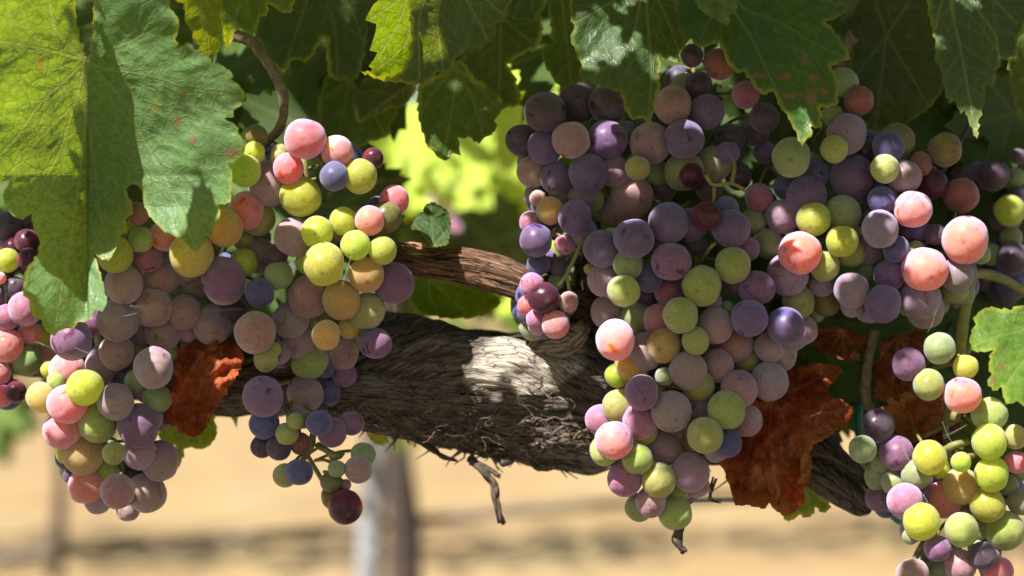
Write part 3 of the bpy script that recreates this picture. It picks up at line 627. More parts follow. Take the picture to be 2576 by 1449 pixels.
leaf('soft green leaf low behind the red topped bunch', [(820,190),(800,260),(805,330),(850,350),(900,372),(930,355),(975,345),(985,310),(1005,270),(960,240),(900,220),(870,190)], .985, pet=(880, 200), col=(60, 92, 32), tint=(80, 108, 34), g=7)
leaf('hanging leaf with silvery sunlit patch right of the bright gap', [(1430,-60),(1435,30),(1445,70),(1435,90),(1450,135),(1465,165),(1455,190),(1490,210),(1560,230),(1580,290),(1590,302),(1605,298),(1620,297),(1633,317),(1648,260),(1655,235),(1660,200),(1660,140),(1665,150),(1680,150),(1702,158),(1710,130),(1735,100),(1740,60),(1760,40),(1790,-60)], .880,
 pet=(1620, -70), veins=[[(1600, 60), (1570, 130), (1480, 200)], [(1630, 60), (1640, 180), (1630, 300)], [(1670, 30), (1710, 130)], [(1560, -10), (1450, 60)]], tilt=(3, -9), mat=M_WAXY, col=(58, 88, 50), tint=(70, 98, 56), g=4, dark=False)
for q in ((1480, 10), (1500, 40), (1470, 50), (1593, 113)): LIT.append((P(*q, .88), .006))
for q in ((1590, 30), (1640, 100), (1620, 220), (1560, 180), (1690, 60), (1530, 120)): DARK.append((P(*q, .88), .009))
leaf('dim leaf between the bright gap and the silvery patched leaf', [(1365,-60),(1385,50),(1390,110),(1360,120),(1370,160),(1385,185),(1410,220),(1440,232),(1470,200),(1460,100),(1445,-60)], .945, col=(54, 82, 28), tint=(74, 98, 30), g=6)
leaf('big pointed leaf with brown blotches over the right grapes', [(1690,-60),(1705,60),(1717,104),(1740,97),(1745,110),(1770,120),(1790,112),(1810,107),(1820,130),(1825,150),(1845,175),(1855,185),(1873,180),(1890,205),(1915,237),(1945,230),(1955,250),(1965,275),(1980,287),(1990,310),(2005,335),(2017,368),(2030,350),(2042,345),(2040,315),(2065,323),(2065,270),(2105,265),(2108,240),(2105,200),(2090,165),(2115,155),(2138,150),(2135,130),(2120,110),(2113,92),(2100,80),(2075,53),(2115,40),(2135,15),(2140,-60)], .872,
 pet=(1835, -40), veins=[[(1850, 30), (1890, 95), (1940, 200), (2015, 358)], [(1870, 20), (1960, 55), (2050, 110), (2130, 145)], [(1800, 20), (1760, 100)], [(1900, -20), (2010, -10), (2125, 10)]], tilt=(3, -8), spots=[(1975, 192, 18, 10), (2050, 196, 14, 12), (2072, 230, 12, 9), (1985, 240, 26, 9), (2040, 245, 16, 22), (1905, 190, 20, 8), (2025, 150, 9, 14)], col=(46, 86, 36), tint=(64, 104, 38), g=3.8)
leaf('pale leaf tip poking down at the top edge above the blotched leaf', [(1738,-60),(1755,20),(1770,30),(1805,50),(1830,64),(1836,35),(1848,36),(1853,0),(1853,-60)], .862, col=(84, 110, 64), tint=(96, 122, 70), g=4.5, mat=M_WAXY)
leaf('long pointed leaf hanging at the upper right corner', [(2325,-60),(2340,50),(2354,107),(2355,163),(2365,157),(2370,193),(2387,260),(2404,253),(2417,287),(2427,277),(2457,350),(2462,300),(2474,267),(2480,213),(2500,218),(2505,177),(2517,167),(2517,147),(2553,143),(2560,100),(2585,60),(2610,-60)], .875,
 pet=(2400, -70), veins=[[(2395, 20), (2420, 140), (2455, 335)], [(2440, 0), (2500, 80), (2515, 150)], [(2370, 0), (2350, 90)], [(2470, -30), (2560, 60)]], tilt=(2, -8), mat=M_WAXY, col=(50, 78, 48), tint=(60, 86, 52), g=4)
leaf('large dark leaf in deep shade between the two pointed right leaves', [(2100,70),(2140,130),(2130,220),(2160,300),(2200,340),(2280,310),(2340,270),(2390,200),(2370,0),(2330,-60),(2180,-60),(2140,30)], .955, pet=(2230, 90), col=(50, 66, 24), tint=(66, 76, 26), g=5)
leaf('leaf edge at the upper right border beside the long pointed leaf', [(2550,80),(2535,160),(2545,230),(2565,300),(2620,320),(2650,200),(2640,60),(2580,40)], .915, col=(62, 84, 30), tint=(84, 98, 34), g=6)
leaf('low green leaf behind the dark grapes at the right border', [(2390,445),(2420,390),(2455,332),(2480,318),(2505,322),(2530,345),(2542,380),(2560,330),(2590,300),(2640,320),(2640,420),(2560,415),(2480,415)], .99, pet=(2600, 420), col=(70, 104, 30), tint=(90, 120, 34), g=6)
leaf('sunlit serrated leaf at the right border half in shadow', [(2480,773),(2447,800),(2455,816),(2440,846),(2444,880),(2477,886),(2500,880),(2487,913),(2494,943),(2484,956),(2497,983),(2520,973),(2530,1016),(2560,1009),(2576,1022),(2640,1010),(2690,900),(2670,790),(2600,760),(2540,780)], .868,
 pet=(2660, 800), veins=[[(2580, 830), (2500, 850), (2450, 870)], [(2600, 880), (2545, 950), (2525, 1010)], [(2590, 790), (2490, 780)]], tilt=(5, -16), spots=[(2520, 925, 9, 7), (2500, 955, 8, 10)], mat=M_WAXY, col=(84, 122, 44), tint=(110, 146, 58), g=3.8, dark=False)
for q in ((2540, 880), (2510, 850), (2540, 940), (2560, 900)): LIT.append((P(*q, .868), .007))
leaf('small dark leaf standing on the bare cane', [(1034,573),(1040,560),(1052,536),(1065,533),(1067,520),(1085,508),(1105,516),(1128,533),(1135,570),(1125,616),(1079,622),(1045,600)], .925, pet=(1090, 620), tilt=(0, -20), col=(40, 70, 36), tint=(52, 82, 42), g=3.6, teeth=(11, 3))
leaf('green leaf under the bare cane on top of the cordon', [(1030,705),(1060,695),(1110,700),(1180,712),(1240,730),(1262,760),(1235,785),(1190,800),(1120,800),(1070,790),(1045,770)], .955, pet=(1080, 700), veins=[[(1120, 740), (1180, 790)], [(1140, 715), (1240, 750)], [(1080, 740), (1100, 790)]], tilt=(0, 20), col=(78, 112, 30), tint=(110, 140, 34), g=4.5)
leaf('green leaf lobes showing below the left dried leaf', [(398,1075),(415,1060),(440,1045),(500,1020),(535,1035),(540,1060),(547,1088),(530,1120),(510,1130),(480,1125),(462,1130),(457,1160),(450,1178),(440,1120),(405,1110)], .945, pet=(480, 1040), col=(84, 120, 26), tint=(112, 144, 34), g=4.5)
leaf('ragged green leaf lobe under the right dried leaf', [(1955,1270),(1975,1240),(2020,1215),(2060,1235),(2092,1275),(2075,1290),(2050,1275),(2040,1300),(2010,1295),(1985,1312),(1965,1295)], .935, pet=(2030, 1225), col=(84, 118, 28), tint=(106, 138, 34), g=4.5)
leaf('ragged green leaf behind the split end of the cordon', [(2125,1195),(2150,1165),(2185,1160),(2200,1190),(2190,1215),(2205,1235),(2190,1252),(2160,1245),(2140,1225)], .985, col=(94, 126, 30), tint=(116, 146, 36), g=4.5)
leaf('thin green leaf tip hanging under the cordon beside the loose blue berries', [(560,1020),(572,1040),(588,1060),(595,1078),(600,1040),(592,1010)], .98, col=(72, 92, 50), tint=(84, 100, 54), g=5, teeth=None)
leaf('yellow green scrap of leaf below the left part of the cordon', [(925,1095),(935,1088),(960,1090),(978,1105),(968,1118),(950,1120),(935,1110)], .985, col=(130, 142, 34), tint=(140, 150, 40), g=4, teeth=(10, 3))
DG = 'dried leaves caught among the grapes'
leaf('crumpled rust red dried leaf between the two left bunches', [(445,880),(480,862),(520,868),(560,855),(600,865),(614,900),(592,950),(562,1000),(548,1020),(530,1050),(512,1085),(490,1100),(460,1090),(440,1070),(408,1062),(425,1010),(438,960)], .918, pet=(560, 870), veins=[[(510, 960), (470, 1090)], [(540, 960), (520, 1070)], [(500, 900), (430, 1040)]],
 mat=M_DRY, col=(178, 84, 48), tint=(190, 104, 60), g=4, teeth=(16, 4), wav=.026, name='dried_leaf', group=DG)
rd = leaf('large red brown dried leaf hanging right of the long centre bunch', [(1880,1020),(1960,940),(2050,915),(2110,920),(2118,935),(2085,970),(2080,990),(2130,1015),(2150,1035),(2130,1070),(2085,1090),(2035,1092),(2045,1110),(2030,1125),(2015,1150),(2025,1170),(2040,1200),(2020,1235),(2025,1265),(1985,1297),(1955,1288),(1935,1265),(1925,1280),(1880,1270),(1850,1272),(1840,1240),(1835,1220),(1820,1180),(1810,1160),(1780,1160),(1800,1120),(1850,1080)], .915, pet=(1945, 990),
 veins=[[(1935, 1080), (1945, 1180), (1975, 1290)], [(2010, 1030), (2140, 1040)], [(1900, 1080), (1870, 1180), (1860, 1265)], [(1980, 1080), (2030, 1200)], [(2000, 980), (2100, 930)]], mat=M_DRY, col=(176, 78, 44), tint=(194, 94, 48), g=3.8, teeth=(22, 4), wav=.024, name='dried_leaf', group=DG)
leaf('curled pale rim of dried leaf', [(2035,1092),(2050,1088),(2085,1090),(2110,1075),(2090,1095),(2060,1112),(2045,1120),(2038,1140),(2042,1170),(2038,1200),(2025,1215),(2005,1218),(2015,1195),(2014,1150),(2030,1125),(2045,1108)], .905, mat=M_DRY, col=(186, 110, 62), tint=(200, 130, 76), g=4, teeth=(14, 3), wav=.008, parent=rd, name='curled_rim', dark=False)
leaf('dark brown dried leaf high behind the right bunch', [(2040,830),(2090,820),(2150,835),(2180,850),(2170,880),(2150,885),(2170,905),(2125,905),(2080,890),(2040,870)], .945, mat=M_DRY, col=(120, 62, 38), tint=(136, 74, 44), g=5, wav=.012, name='dried_leaf', group=DG)
leaf('brown torn dried leaf beside the thin dark stem at the right', [(2215,860),(2260,840),(2320,828),(2325,870),(2340,900),(2320,960),(2290,1000),(2240,1010),(2200,1000),(2205,960),(2190,930),(2215,900)], .938, mat=M_DRY, col=(136, 70, 42), tint=(150, 80, 48), g=4.5, wav=.014, name='dried_leaf', group=DG)
leaf('orange red crumpled dried leaf above the lower right yellow bunch', [(2205,1035),(2235,1020),(2230,1005),(2262,1010),(2275,985),(2300,995),(2340,1000),(2380,990),(2376,1060),(2340,1090),(2300,1110),(2260,1095),(2235,1060)], .922, mat=M_DRY, col=(188, 100, 66), tint=(196, 116, 74), g=4.2, wav=.014, name='dried_leaf', group=DG)
leaf('dark maroon dried leaf low behind the orange crumpled one', [(2230,1060),(2300,1080),(2400,1000),(2420,1060),(2360,1130),(2280,1150),(2230,1120)], .945, mat=M_DRY, col=(110, 44, 32), tint=(126, 56, 36), g=5, wav=.012, name='dried_leaf', group=DG)

# ------------------------------------------------------------------ the old cordon, cane and bark
p_y = .955
def sweep(name, path, mat, parent, nseg, nring, amp, fibre, seed, flat=1.0, round_end=False):
    """path rows: u, v, radius (photo units), distance"""
    c = catmull(path, nseg); C = [P(p[0], p[1], p[3]) for p in c]; R = [p[2] * KPX * p[3] for p in c]
    verts, cav, uvs = [], [], []; n = len(C); run = 0
    for i, (p, r) in enumerate(zip(C, R)):
        if i: run += (C[i] - C[i - 1]).length
        t = (C[min(i + 1, n - 1)] - C[max(i - 1, 0)]).normalized()
        a = Vector((0, -1, 0)); a = (a - t * a.dot(t)).normalized(); bb = t.cross(a)
        for k in range(nring):
            th = 2 * math.pi * k / nring; tw = th + run * 1.2
            x, y = math.cos(tw), math.sin(tw)
            lump = noise.fractal(Vector((x * 1.1, y * 1.1, run * 17 + seed)), 1, 2, 4) * 0.26
            wv = noise.noise(Vector((x * 2, y * 2, run * 20 + seed))) * 0.22
            f1 = 1 - abs(noise.noise(Vector((x * fibre + wv, y * fibre + wv, run * 14 + seed)))) * 2
            f2 = 1 - abs(noise.noise(Vector((x * fibre * 2.3 + wv * 2, y * fibre * 2.3, run * 24 + seed + 7)))) * 2
            f3 = noise.noise(Vector((x * fibre * 6, y * fibre * 6, run * 60 + seed + 3)))
            f4 = 1 - abs(noise.noise(Vector((x * fibre * 1.6 + wv, y * fibre * 1.6, run * 75 + seed + 17)))) * 2
            if amp < .05: lump += 0.05 * noise.noise(Vector((x * 4 + wv, y * 4, run * 30 + seed + 40))) + 0.035 * noise.noise(Vector((x * 8, y * 8, run * 60 + seed + 50)))
            h = lump + amp * (0.46 * f1 + 0.34 * f2 + 0.42 * f3 + 0.22 * f4)
            rr = r * (1 + h - amp * 0.5)
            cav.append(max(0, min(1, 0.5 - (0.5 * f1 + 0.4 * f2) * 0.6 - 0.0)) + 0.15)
            verts.append(p + a * (rr * math.cos(th) * flat) + bb * (rr * math.sin(th))); uvs.append((tw * r, run))
    F = []
    for i in range(n - 1):
        for k in range(nring):
            k2 = (k + 1) % nring; F.append((i * nring + k, i * nring + k2, (i + 1) * nring + k2, (i + 1) * nring + k))
    F.append(tuple(range(nring))[::-1]); F.append(tuple(range((n - 1) * nring, n * nring)))
    o = link_mesh(name, verts, F, mat, parent)
    at = o.data.attributes.new('cavity', 'FLOAT', 'POINT'); at.data.foreach_set('value', np.array(cav, np.float32))
    uv = o.data.uv_layers.new(name='UVMap'); idx = np.empty(len(o.data.loops), np.int32); o.data.loops.foreach_get('vertex_index', idx)
    uv.data.foreach_set('uv', np.array(uvs, np.float32)[idx].ravel())
    if name == 'trunk':      # bare weathered wood round the old pruning wound, with its sunlit patch painted paler
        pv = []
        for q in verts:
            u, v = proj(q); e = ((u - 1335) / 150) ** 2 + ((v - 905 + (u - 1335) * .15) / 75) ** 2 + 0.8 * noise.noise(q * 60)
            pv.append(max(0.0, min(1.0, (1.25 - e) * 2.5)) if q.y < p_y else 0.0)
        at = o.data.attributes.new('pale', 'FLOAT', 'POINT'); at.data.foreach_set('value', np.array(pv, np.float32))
    return o, C, R
CORD = [(-300, 800, 95, .985), (150, 850, 100, .978), (480, 925, 95, .968), (700, 935, 105, .962), (880, 925, 135, .96), (1080, 955, 158, .96), (1280, 985, 166, .958), (1480, 1005, 152, .958), (1700, 1020, 135, .96), (1900, 1060, 120, .962), (2040, 1150, 84, .962), (2120, 1220, 42, .955), (2168, 1268, 24, .952)]
vine = empty('vine_cordon', P(1300, 985, .96)); tag(vine, 'thick gnarled grey brown vine cordon with shaggy bark running behind the bunches', 'vine trunk')
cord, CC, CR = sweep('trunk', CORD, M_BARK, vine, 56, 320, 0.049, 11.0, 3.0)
for q in range(0, len(CC), 6):
    for an in (-0.3, 0.4, 1.0):
        p = CC[q]; u, v = proj(p)
        if not (1180 < u < 1480): DARK.append((p + Vector((0, -math.cos(an), math.sin(an))) * CR[q], .007))
for (u, v) in ((1350, 1100), (1250, 1080), (1150, 1000), (1100, 920), (1450, 1080)): DARK.append((P(u, v, .935), .008))
for (u, v) in ((1260, 880), (1340, 870), (1400, 860), (1450, 840), (1400, 930), (1320, 910), (1280, 930), (1360, 960), (1440, 900)): LIT.append((P(u, v, .928), .009))
# pruning knot with pale dry wood on top
sweep('pruning_knot', [(1300, 880, 14, .937), (1360, 866, 28, .936), (1410, 862, 32, .933), (1445, 843, 28, .928), (1474, 815, 15, .923)], M_STUB, vine, 26, 120, 0.13, 3.2, 21.0)
# vertical spur behind the small cluster
sweep('spur', [(1520, 900, 60, .962), (1505, 800, 48, .955), (1490, 700, 40, .945), (1478, 600, 34, .945), (1470, 520, 26, .95)], M_BARK, vine, 16, 90, 0.22, 2.6, 8.0)
sweep('split_end', [(2000, 1130, 34, .945), (2060, 1130, 36, .938), (2120, 1165, 26, .936), (2170, 1200, 16, .937), (2198, 1240, 7, .938)], M_BARK, vine, 16, 60, 0.25, 3, 15.0)
sweep('split_end', [(2020, 1170, 44, .94), (2080, 1205, 40, .935), (2130, 1245, 34, .936), (2165, 1272, 26, .94), (2180, 1270, 14, .945)], M_BARK, vine, 16, 70, 0.26, 3, 27.0)
cane = empty('vine_cane', P(1200, 680, .93)); tag(cane, 'reddish brown bare woody cane lying above the cordon between the bunches', 'vine cane')
sweep('cane_wood', [(820, 590, 40, .94), (960, 640, 44, .935), (1060, 655, 42, .93), (1180, 672, 44, .928), (1290, 702, 44, .927), (1370, 735, 40, .93), (1470, 775, 42, .94)], M_CANE, cane, 40, 90, 0.10, 3.0, 60.0)
for (u, v) in ((1120, 650), (1200, 665), (1280, 690), (1160, 680), (1240, 660), (1320, 710)): LIT.append((P(u, v, .922), .03))
m = MB()
for k in range(26):
    u0 = rng.uniform(1000, 1250); L = rng.uniform(60, 200); th = rng.uniform(-1.2, 1.2)
    pts = []
    for q in range(7):
        t = q / 6; u = u0 + L * t; v = 642 + (u - 1000) * 0.20 + 40 * math.sin(th) + 3 * math.sin(q * 1.7 + k); pts.append(P(u, v, .931 - .0075 * math.cos(th) * (1.0 + 0.03 * math.sin(q + k))))
    m.tube(pts, [0.00025] + [0.0006] * 5 + [0.0002], 5, 0.4)
m.build('bark_strips', M_CANE if False else plain_material('cane_fibre', (0.20, 0.085, 0.045), (0.40, 0.22, 0.12), 700, 0.85, 0.6), cane)
# shaggy bark strips on the cordon
m = MB(); sr = random.Random(5)
for k in range(520):
    i0 = sr.randrange(int(len(CC) * 0.26), int(len(CC) * 0.86)); ln = sr.randrange(6, 34); low = sr.random() < 0.6
    th = sr.uniform(-1.8, -0.35) if low else sr.uniform(-1.2, 0.7)
    pts = []; dth = sr.uniform(-.025, .025); lift0 = sr.uniform(0.985, 1.03); peel = sr.uniform(0, 0.16) ** 1.0 if sr.random() < .25 else sr.uniform(0, .03)
    for q in range(0, ln, 2):
        i = min(i0 + q, len(CC) - 1); t = q / ln
        lift = lift0 + peel * max(0, t - 0.55) * 2 + 0.015 * math.sin(q * .7 + k)
        a = th + dth * q + 0.03 * math.sin(q * .5 + k * 1.3)
        pts.append(CC[i] + Vector((0, -math.cos(a), math.sin(a))) * CR[i] * lift)
    if len(pts) > 2: m.tube(pts, [sr.uniform(.0001, .0003)] + [sr.choice((.00018, .00026, .00034, .0006))] * (len(pts) - 2) + [.0001], 5, 0.5, 0.6)
for k in range(40):      # loose curly threads
    u = sr.uniform(900, 1480); v = 985 + sr.uniform(-40, 120); d = .928 - sr.uniform(0, .006); an = sr.uniform(0, 6.28); pts = []
    for q in range(9):
        pts.append(P(u, v, d)); u += 7 * math.cos(an); v += 5 * math.sin(an); an += sr.uniform(-.7, .7)
    m.tube(pts, sr.uniform(.00008, .00018), 4)
for k in range(150):     # ragged scraps along the lower edge
    i = sr.randrange(int(len(CC) * 0.30), int(len(CC) * 0.84)); a = -math.pi / 2 + sr.uniform(-.15, .75); p = CC[i] + Vector((0, -math.cos(a), math.sin(a))) * CR[i] * sr.uniform(.9, 1.0); L = sr.uniform(.003, .012)
    dx, dz = sr.uniform(-.9, .9), sr.uniform(-1.0, -.1); pts = [p + Vector((dx * L * t + .0015 * math.sin(5 * t + k), -.002 * t, dz * L * t)) for t in (0, .3, .6, 1)]
    m.tube(pts, [sr.uniform(.0008, .0018), sr.uniform(.0005, .0013), .0004, .00015], 5, 0.6, 0.5)
m.build('bark_strips', M_STRIP, vine)
# hanging shreds under the cordon
def shred(chain, r0, n=5):
    m = MB(); q = random.Random(str(chain))
    for k in range(n):
        p = [P(u + q.uniform(-7, 7), v + q.uniform(-5, 5), d + q.uniform(-.002, .002)) for (u, v, d) in chain]
        p = [Vector(x) for x in catmull(p, 5)]; r = r0 * q.uniform(.5, 1.1)
        m.tube(p, [r * (1 - 0.55 * i / len(p)) for i in range(len(p))], 6, 0.6, 0.6)
    return m.build('bark_shred', M_SHRED, vine)
M_SHRED = plain_material('bark_shred', (0.035, 0.024, 0.018), (0.11, 0.075, 0.055), 700, 0.9, 0.8)
shred([(1180, 1150, .945), (1215, 1185, .94), (1243, 1215, .938), (1250, 1255, .938), (1262, 1318, .938)], .0018, 6)
shred([(1050, 1105, .945), (1085, 1130, .94), (1115, 1148, .938), (1145, 1160, .938)], .0014, 5)
shred([(1250, 1140, .95), (1270, 1165, .945), (1285, 1160, .945)], .0025, 5)
shred([(1335, 1150, .95), (1360, 1175, .945), (1400, 1165, .945), (1435, 1155, .95)], .0016, 6)
shred([(1185, 1160, .945), (1225, 1178, .942), (1255, 1200, .94)], .0013, 4)
shred([(1715, 1310, .905), (1705, 1335, .902), (1702, 1365, .902), (1722, 1388, .902)], .0022, 7)
shred([(1800, 1200, .93), (1785, 1235, .93), (1790, 1255, .93), (1810, 1262, .93)], .0007, 3)

def thing_tube(name, label, cat, pts, r, mat, seg=10, wob=0.0, group=None):
    m = MB(); p = [Vector(q) for q in catmull(pts, 8)]; m.tube(p, r, seg, wob); o = m.build(name, mat); tag(o, label, cat, group); return o
thing_tube('vine_shoot', 'thin dark stem standing between the dried leaves at the right', 'stem', [P(2200, 830, .935), P(2185, 900, .934), P(2178, 960, .934), P(2180, 1010, .935), P(2195, 1030, .936)], .0022, M_SHOOT, 10, .3)
thing_tube('vine_shoot', 'dark brown upright shoot between the two large right leaves', 'stem', [P(2185, -60, .965), P(2150, 40, .96), P(2125, 100, .958), P(2105, 150, .96), P(2080, 240, .97)], .0052, M_SHOOT, 12, .3)
thing_tube('trellis_wire', 'grey blue trellis wire stretched under the right end of the cordon', 'wire', [P(1690, 1261, .985), P(1900, 1258, .99), P(2300, 1255, .992), P(2750, 1250, .995)], .0011, M_STEEL, 8)
thing_tube('plastic_tie', 'green plastic tie hanging by the lower right bunch', 'tie', [P(2165, 1010, .95), P(2160, 1060, .948), P(2170, 1120, .95), P(2230, 1270, .955), P(2255, 1305, .955), P(2275, 1312, .96)], .0017, M_GREEN, 8)
thing_tube('trellis_wire', 'thin black wire coming in at the right border by the dark grapes', 'wire', [P(2310, 480, .975), P(2380, 420, .972), P(2430, 330, .97), P(2470, 240, .975)], .0011, M_WIRE, 8)
# cobweb threads
m = MB(); cr = random.Random(3)
for (a, c) in (((330, 772, .878), (610, 778, .885)), ((180, 810, .872), (350, 785, .878)), ((2270, 1120, .88), (2300, 1180, .874)), ((2320, 1240, .872), (2350, 1290, .87)), ((2395, 1165, .872), (2405, 1210, .872)),
               ((860, 720, .872), (893, 600, .872)), ((2355, 780, .88), (2335, 835, .885)), ((180, 870, .872), (240, 895, .872)), ((200, 900, .872), (90, 860, .878)), ((2370, 1100, .88), (2430, 1070, .88)), ((2370, 1060, .88), (2395, 1112, .88))):
    for k in range(2):
        p = [P(a[0] + cr.uniform(-4, 4), a[1] + cr.uniform(-4, 4), a[2] - .006), P((a[0] + c[0]) / 2, (a[1] + c[1]) / 2 + cr.uniform(0, 8), (a[2] + c[2]) / 2 - .006), P(c[0] + cr.uniform(-4, 4), c[1] + cr.uniform(-4, 4), c[2] - .006)]
        m.tube([Vector(x) for x in catmull(p, 6)], 0.00003, 4)
tag(m.build('cobweb', M_WEB), 'fine cobweb threads strung across the berries', 'cobweb', None, 'stuff')

# ------------------------------------------------------------------ generic vine leaf for the foliage further off and the canopy above
def generic_outline(r, n=5):
    lob = [(0, 1.0, .42), (1.05, .86, .40), (-1.05, .86, .40), (2.05, .66, .42), (-2.05, .66, .42)]; pts = []
    for k in range(72):
        a = -math.pi + 2 * math.pi * (k + .5) / 72
        rad = 0.44
        for (c, h, wd) in lob: rad = max(rad, h * math.exp(-((a - c) / wd) ** 2 * .8))
        if abs(a) > 2.75: rad *= 0.35 + 0.65 * (math.pi - abs(a)) / .39
        rad *= 1 + (0.07 if k % 2 else -0.05) + r.uniform(-.03, .03)
        pts.append((math.sin(a) * rad, -math.cos(a) * rad))
    return pts
def generic_arrays(seed, size, rings=5):
    r = random.Random(seed); ol = generic_outline(r); V = [(0, 0, 0)]; F = []; n = len(ol); wt = [1.0]; de = [size]
    cupx, cupy, wv = r.uniform(.15, .55), r.uniform(-.3, .5), r.uniform(.05, .14); o = Vector((r.uniform(0, 99), 0, 0))
    for q in range(1, rings + 1):
        t = q / rings
        for k, (x, y) in enumerate(ol):
            X, Y = x * t, y * t
            if q < rings: X += 0; 
            z = -cupx * X * X - cupy * Y * Y + wv * noise.noise(Vector((X * 2.2, Y * 2.2, 0)) + o) + 0.08 * abs(X)
            V.append((X * size, Y * size, z * size)); a = math.atan2(X, -Y)
            wt.append(max(math.exp(-(min(abs(a - c) for c in (0, 1.05, -1.05, 2.05, -2.05)) * math.hypot(X, Y) / .025) ** 2), 0)); de.append((1 - t) * math.hypot(x, y) * size)
    for k in range(n): F.append((0, 1 + k, 1 + (k + 1) % n))
    for q in range(rings - 1):
        for k in range(n):
            a = 1 + q * n + k; c = 1 + q * n + (k + 1) % n; F.append((a, a + n, c + n, c))
    return np.array(V), F, np.array(wt), np.array(de)
def generic_mesh(seed, size, mat):
    V, F, wt, de = generic_arrays(seed, size); me = bpy.data.meshes.new('vine_leaf'); me.from_pydata(V.tolist(), [], F)
    me.polygons.foreach_set('use_smooth', [True] * len(me.polygons)); me.materials.append(mat); finish_leaf(me, V[:, :2], wt, de, 1.0); me.update(); return me
LM = [generic_mesh(300 + k, 1.0, M_FAR) for k in range(5)]
def back_leaf(u, v, d, size, label, group, seed, col=None, face=None):
    r = random.Random(seed); o = bpy.data.objects.new('vine_leaf', LM[r.randrange(5)]); COL.objects.link(o)
    nrm = face or Vector((r.uniform(-.5, .5), -1, r.uniform(-.2, .9)))
    q = nrm.normalized().to_track_quat('Z', 'Y'); q = q @ Matrix.Rotation(r.uniform(-.8, .8), 3, 'Z').to_quaternion()
    o.location = P(u, v, d); o.rotation_mode = 'QUATERNION'; o.rotation_quaternion = q; o.scale = (size,) * 3
    c = col or ((56, 84, 30), (74, 100, 30)); j = r.uniform(.85, 1.15)
    o.color = (*[x * j for x in lin(c[0])], 1); o['tint'] = [float(x * j) for x in lin(c[1])]
    tag(o, label, 'leaf', group); return o
br = random.Random(11)
LB1 = 'shaded vine leaf deep in the dim foliage behind the grape bunches'; GB1 = 'dim leaves behind the bunches'
k = 0
for (u, v, d, s) in [(60,120,1.02,.06),(300,60,1.05,.06),(560,250,1.08,.05),(520,420,1.02,.05),(640,60,1.06,.055),(760,250,1.10,.05),(720,120,1.04,.05),(830,120,1.06,.055),(940,120,1.03,.05),(1010,60,1.05,.05),(1130,90,1.04,.05),(1240,60,1.06,.05),(1350,30,1.08,.05),
  (1420,120,1.02,.045),(1500,60,1.02,.05),(1600,120,1.00,.05),(1720,60,1.02,.05),(1830,120,1.00,.055),(1930,220,.99,.05),(2040,120,1.0,.055),(2150,220,.99,.055),(2260,120,1.0,.055),(2350,280,.995,.05),(2440,180,1.0,.055),(2540,260,1.01,.055),(2520,60,1.0,.05),
  (2320,400,1.02,.05),(2480,480,1.03,.055),(2560,640,1.04,.055),(2420,620,1.02,.05),(2540,800,1.05,.055),(1560,300,1.0,.05),(1680,420,.99,.05),(1800,330,.985,.05),(1940,400,.99,.05),(2080,340,.99,.05),(2220,480,.99,.05),(1620,560,.985,.05),(1800,560,.985,.05),(1980,620,.985,.05),
  (2150,660,.985,.05),(2330,760,.99,.05),(1500,420,1.0,.042),(2060,800,.99,.05),(2240,860,.985,.05),(2400,900,.99,.05),(2520,960,1.0,.05),(2350,1040,.985,.045),(2500,1150,1.0,.045),(700,560,.99,.045),(560,640,.99,.05),(420,700,.985,.05),(240,640,.985,.05),(860,520,.985,.035),(120,560,1.0,.05),(40,420,1.0,.05)]:
    back_leaf(u, v, d, s, LB1, GB1, 900 + k); k += 1
for q in range(130):
    if q > 95: u, v, d = br.uniform(1900, 2640), br.uniform(760, 975), br.uniform(.985, 1.06)
    elif q < 62: u, v, d = br.uniform(1480, 2640), br.uniform(40, 1000), br.uniform(.985, 1.10)
    else: u, v, d = br.uniform(-60, 900), br.uniform(0, 900), br.uniform(.985, 1.12)
    if 940 < u < 1400 or (u > 1900 and v > 985) or (450 < u < 1000 and 0 < v < 330 and q % 3): continue
    if v > 820 and u < 1500: continue
    back_leaf(u, v, d, br.uniform(.036, .055), LB1, GB1, 1200 + q)

# ------------------------------------------------------------------ unseen canopy above the frame: leaves placed to shade fruit and spare sunlit spots
e1 = SUN.cross(Vector((0, 0, 1))).normalized(); e2 = SUN.cross(e1).normalized()
def sp(p): return (p.dot(e1), p.dot(e2))
lit2 = [(*sp(p), r, p) for p, r in LIT]; cover = []
cr = random.Random(77); cv, cf, cw, ce, cuv = [], [], [], [], []
def try_leaf(p, size):
    for _ in range(10):
        t = cr.uniform(.10, .55); q = p + SUN * t + e1 * cr.uniform(-.5, .5) * size + e2 * cr.uniform(-.5, .5) * size
        u, v = proj(q) if q.y > .1 else (9e9, -9e9); pad = size * 1.1 / (KPX * max(q.y, .1))
        if not (v < -pad or u < -pad or u > 2576 + pad): continue
        if q.y < .25: continue
        x, y = sp(q)
        if any((x - a) ** 2 + (y - c) ** 2 < (size * .80 + r * .25) ** 2 and SUN.dot(q - lp) > 0 for a, c, r, lp in lit2): continue
        return q, x, y
    return None
nleaf = 0
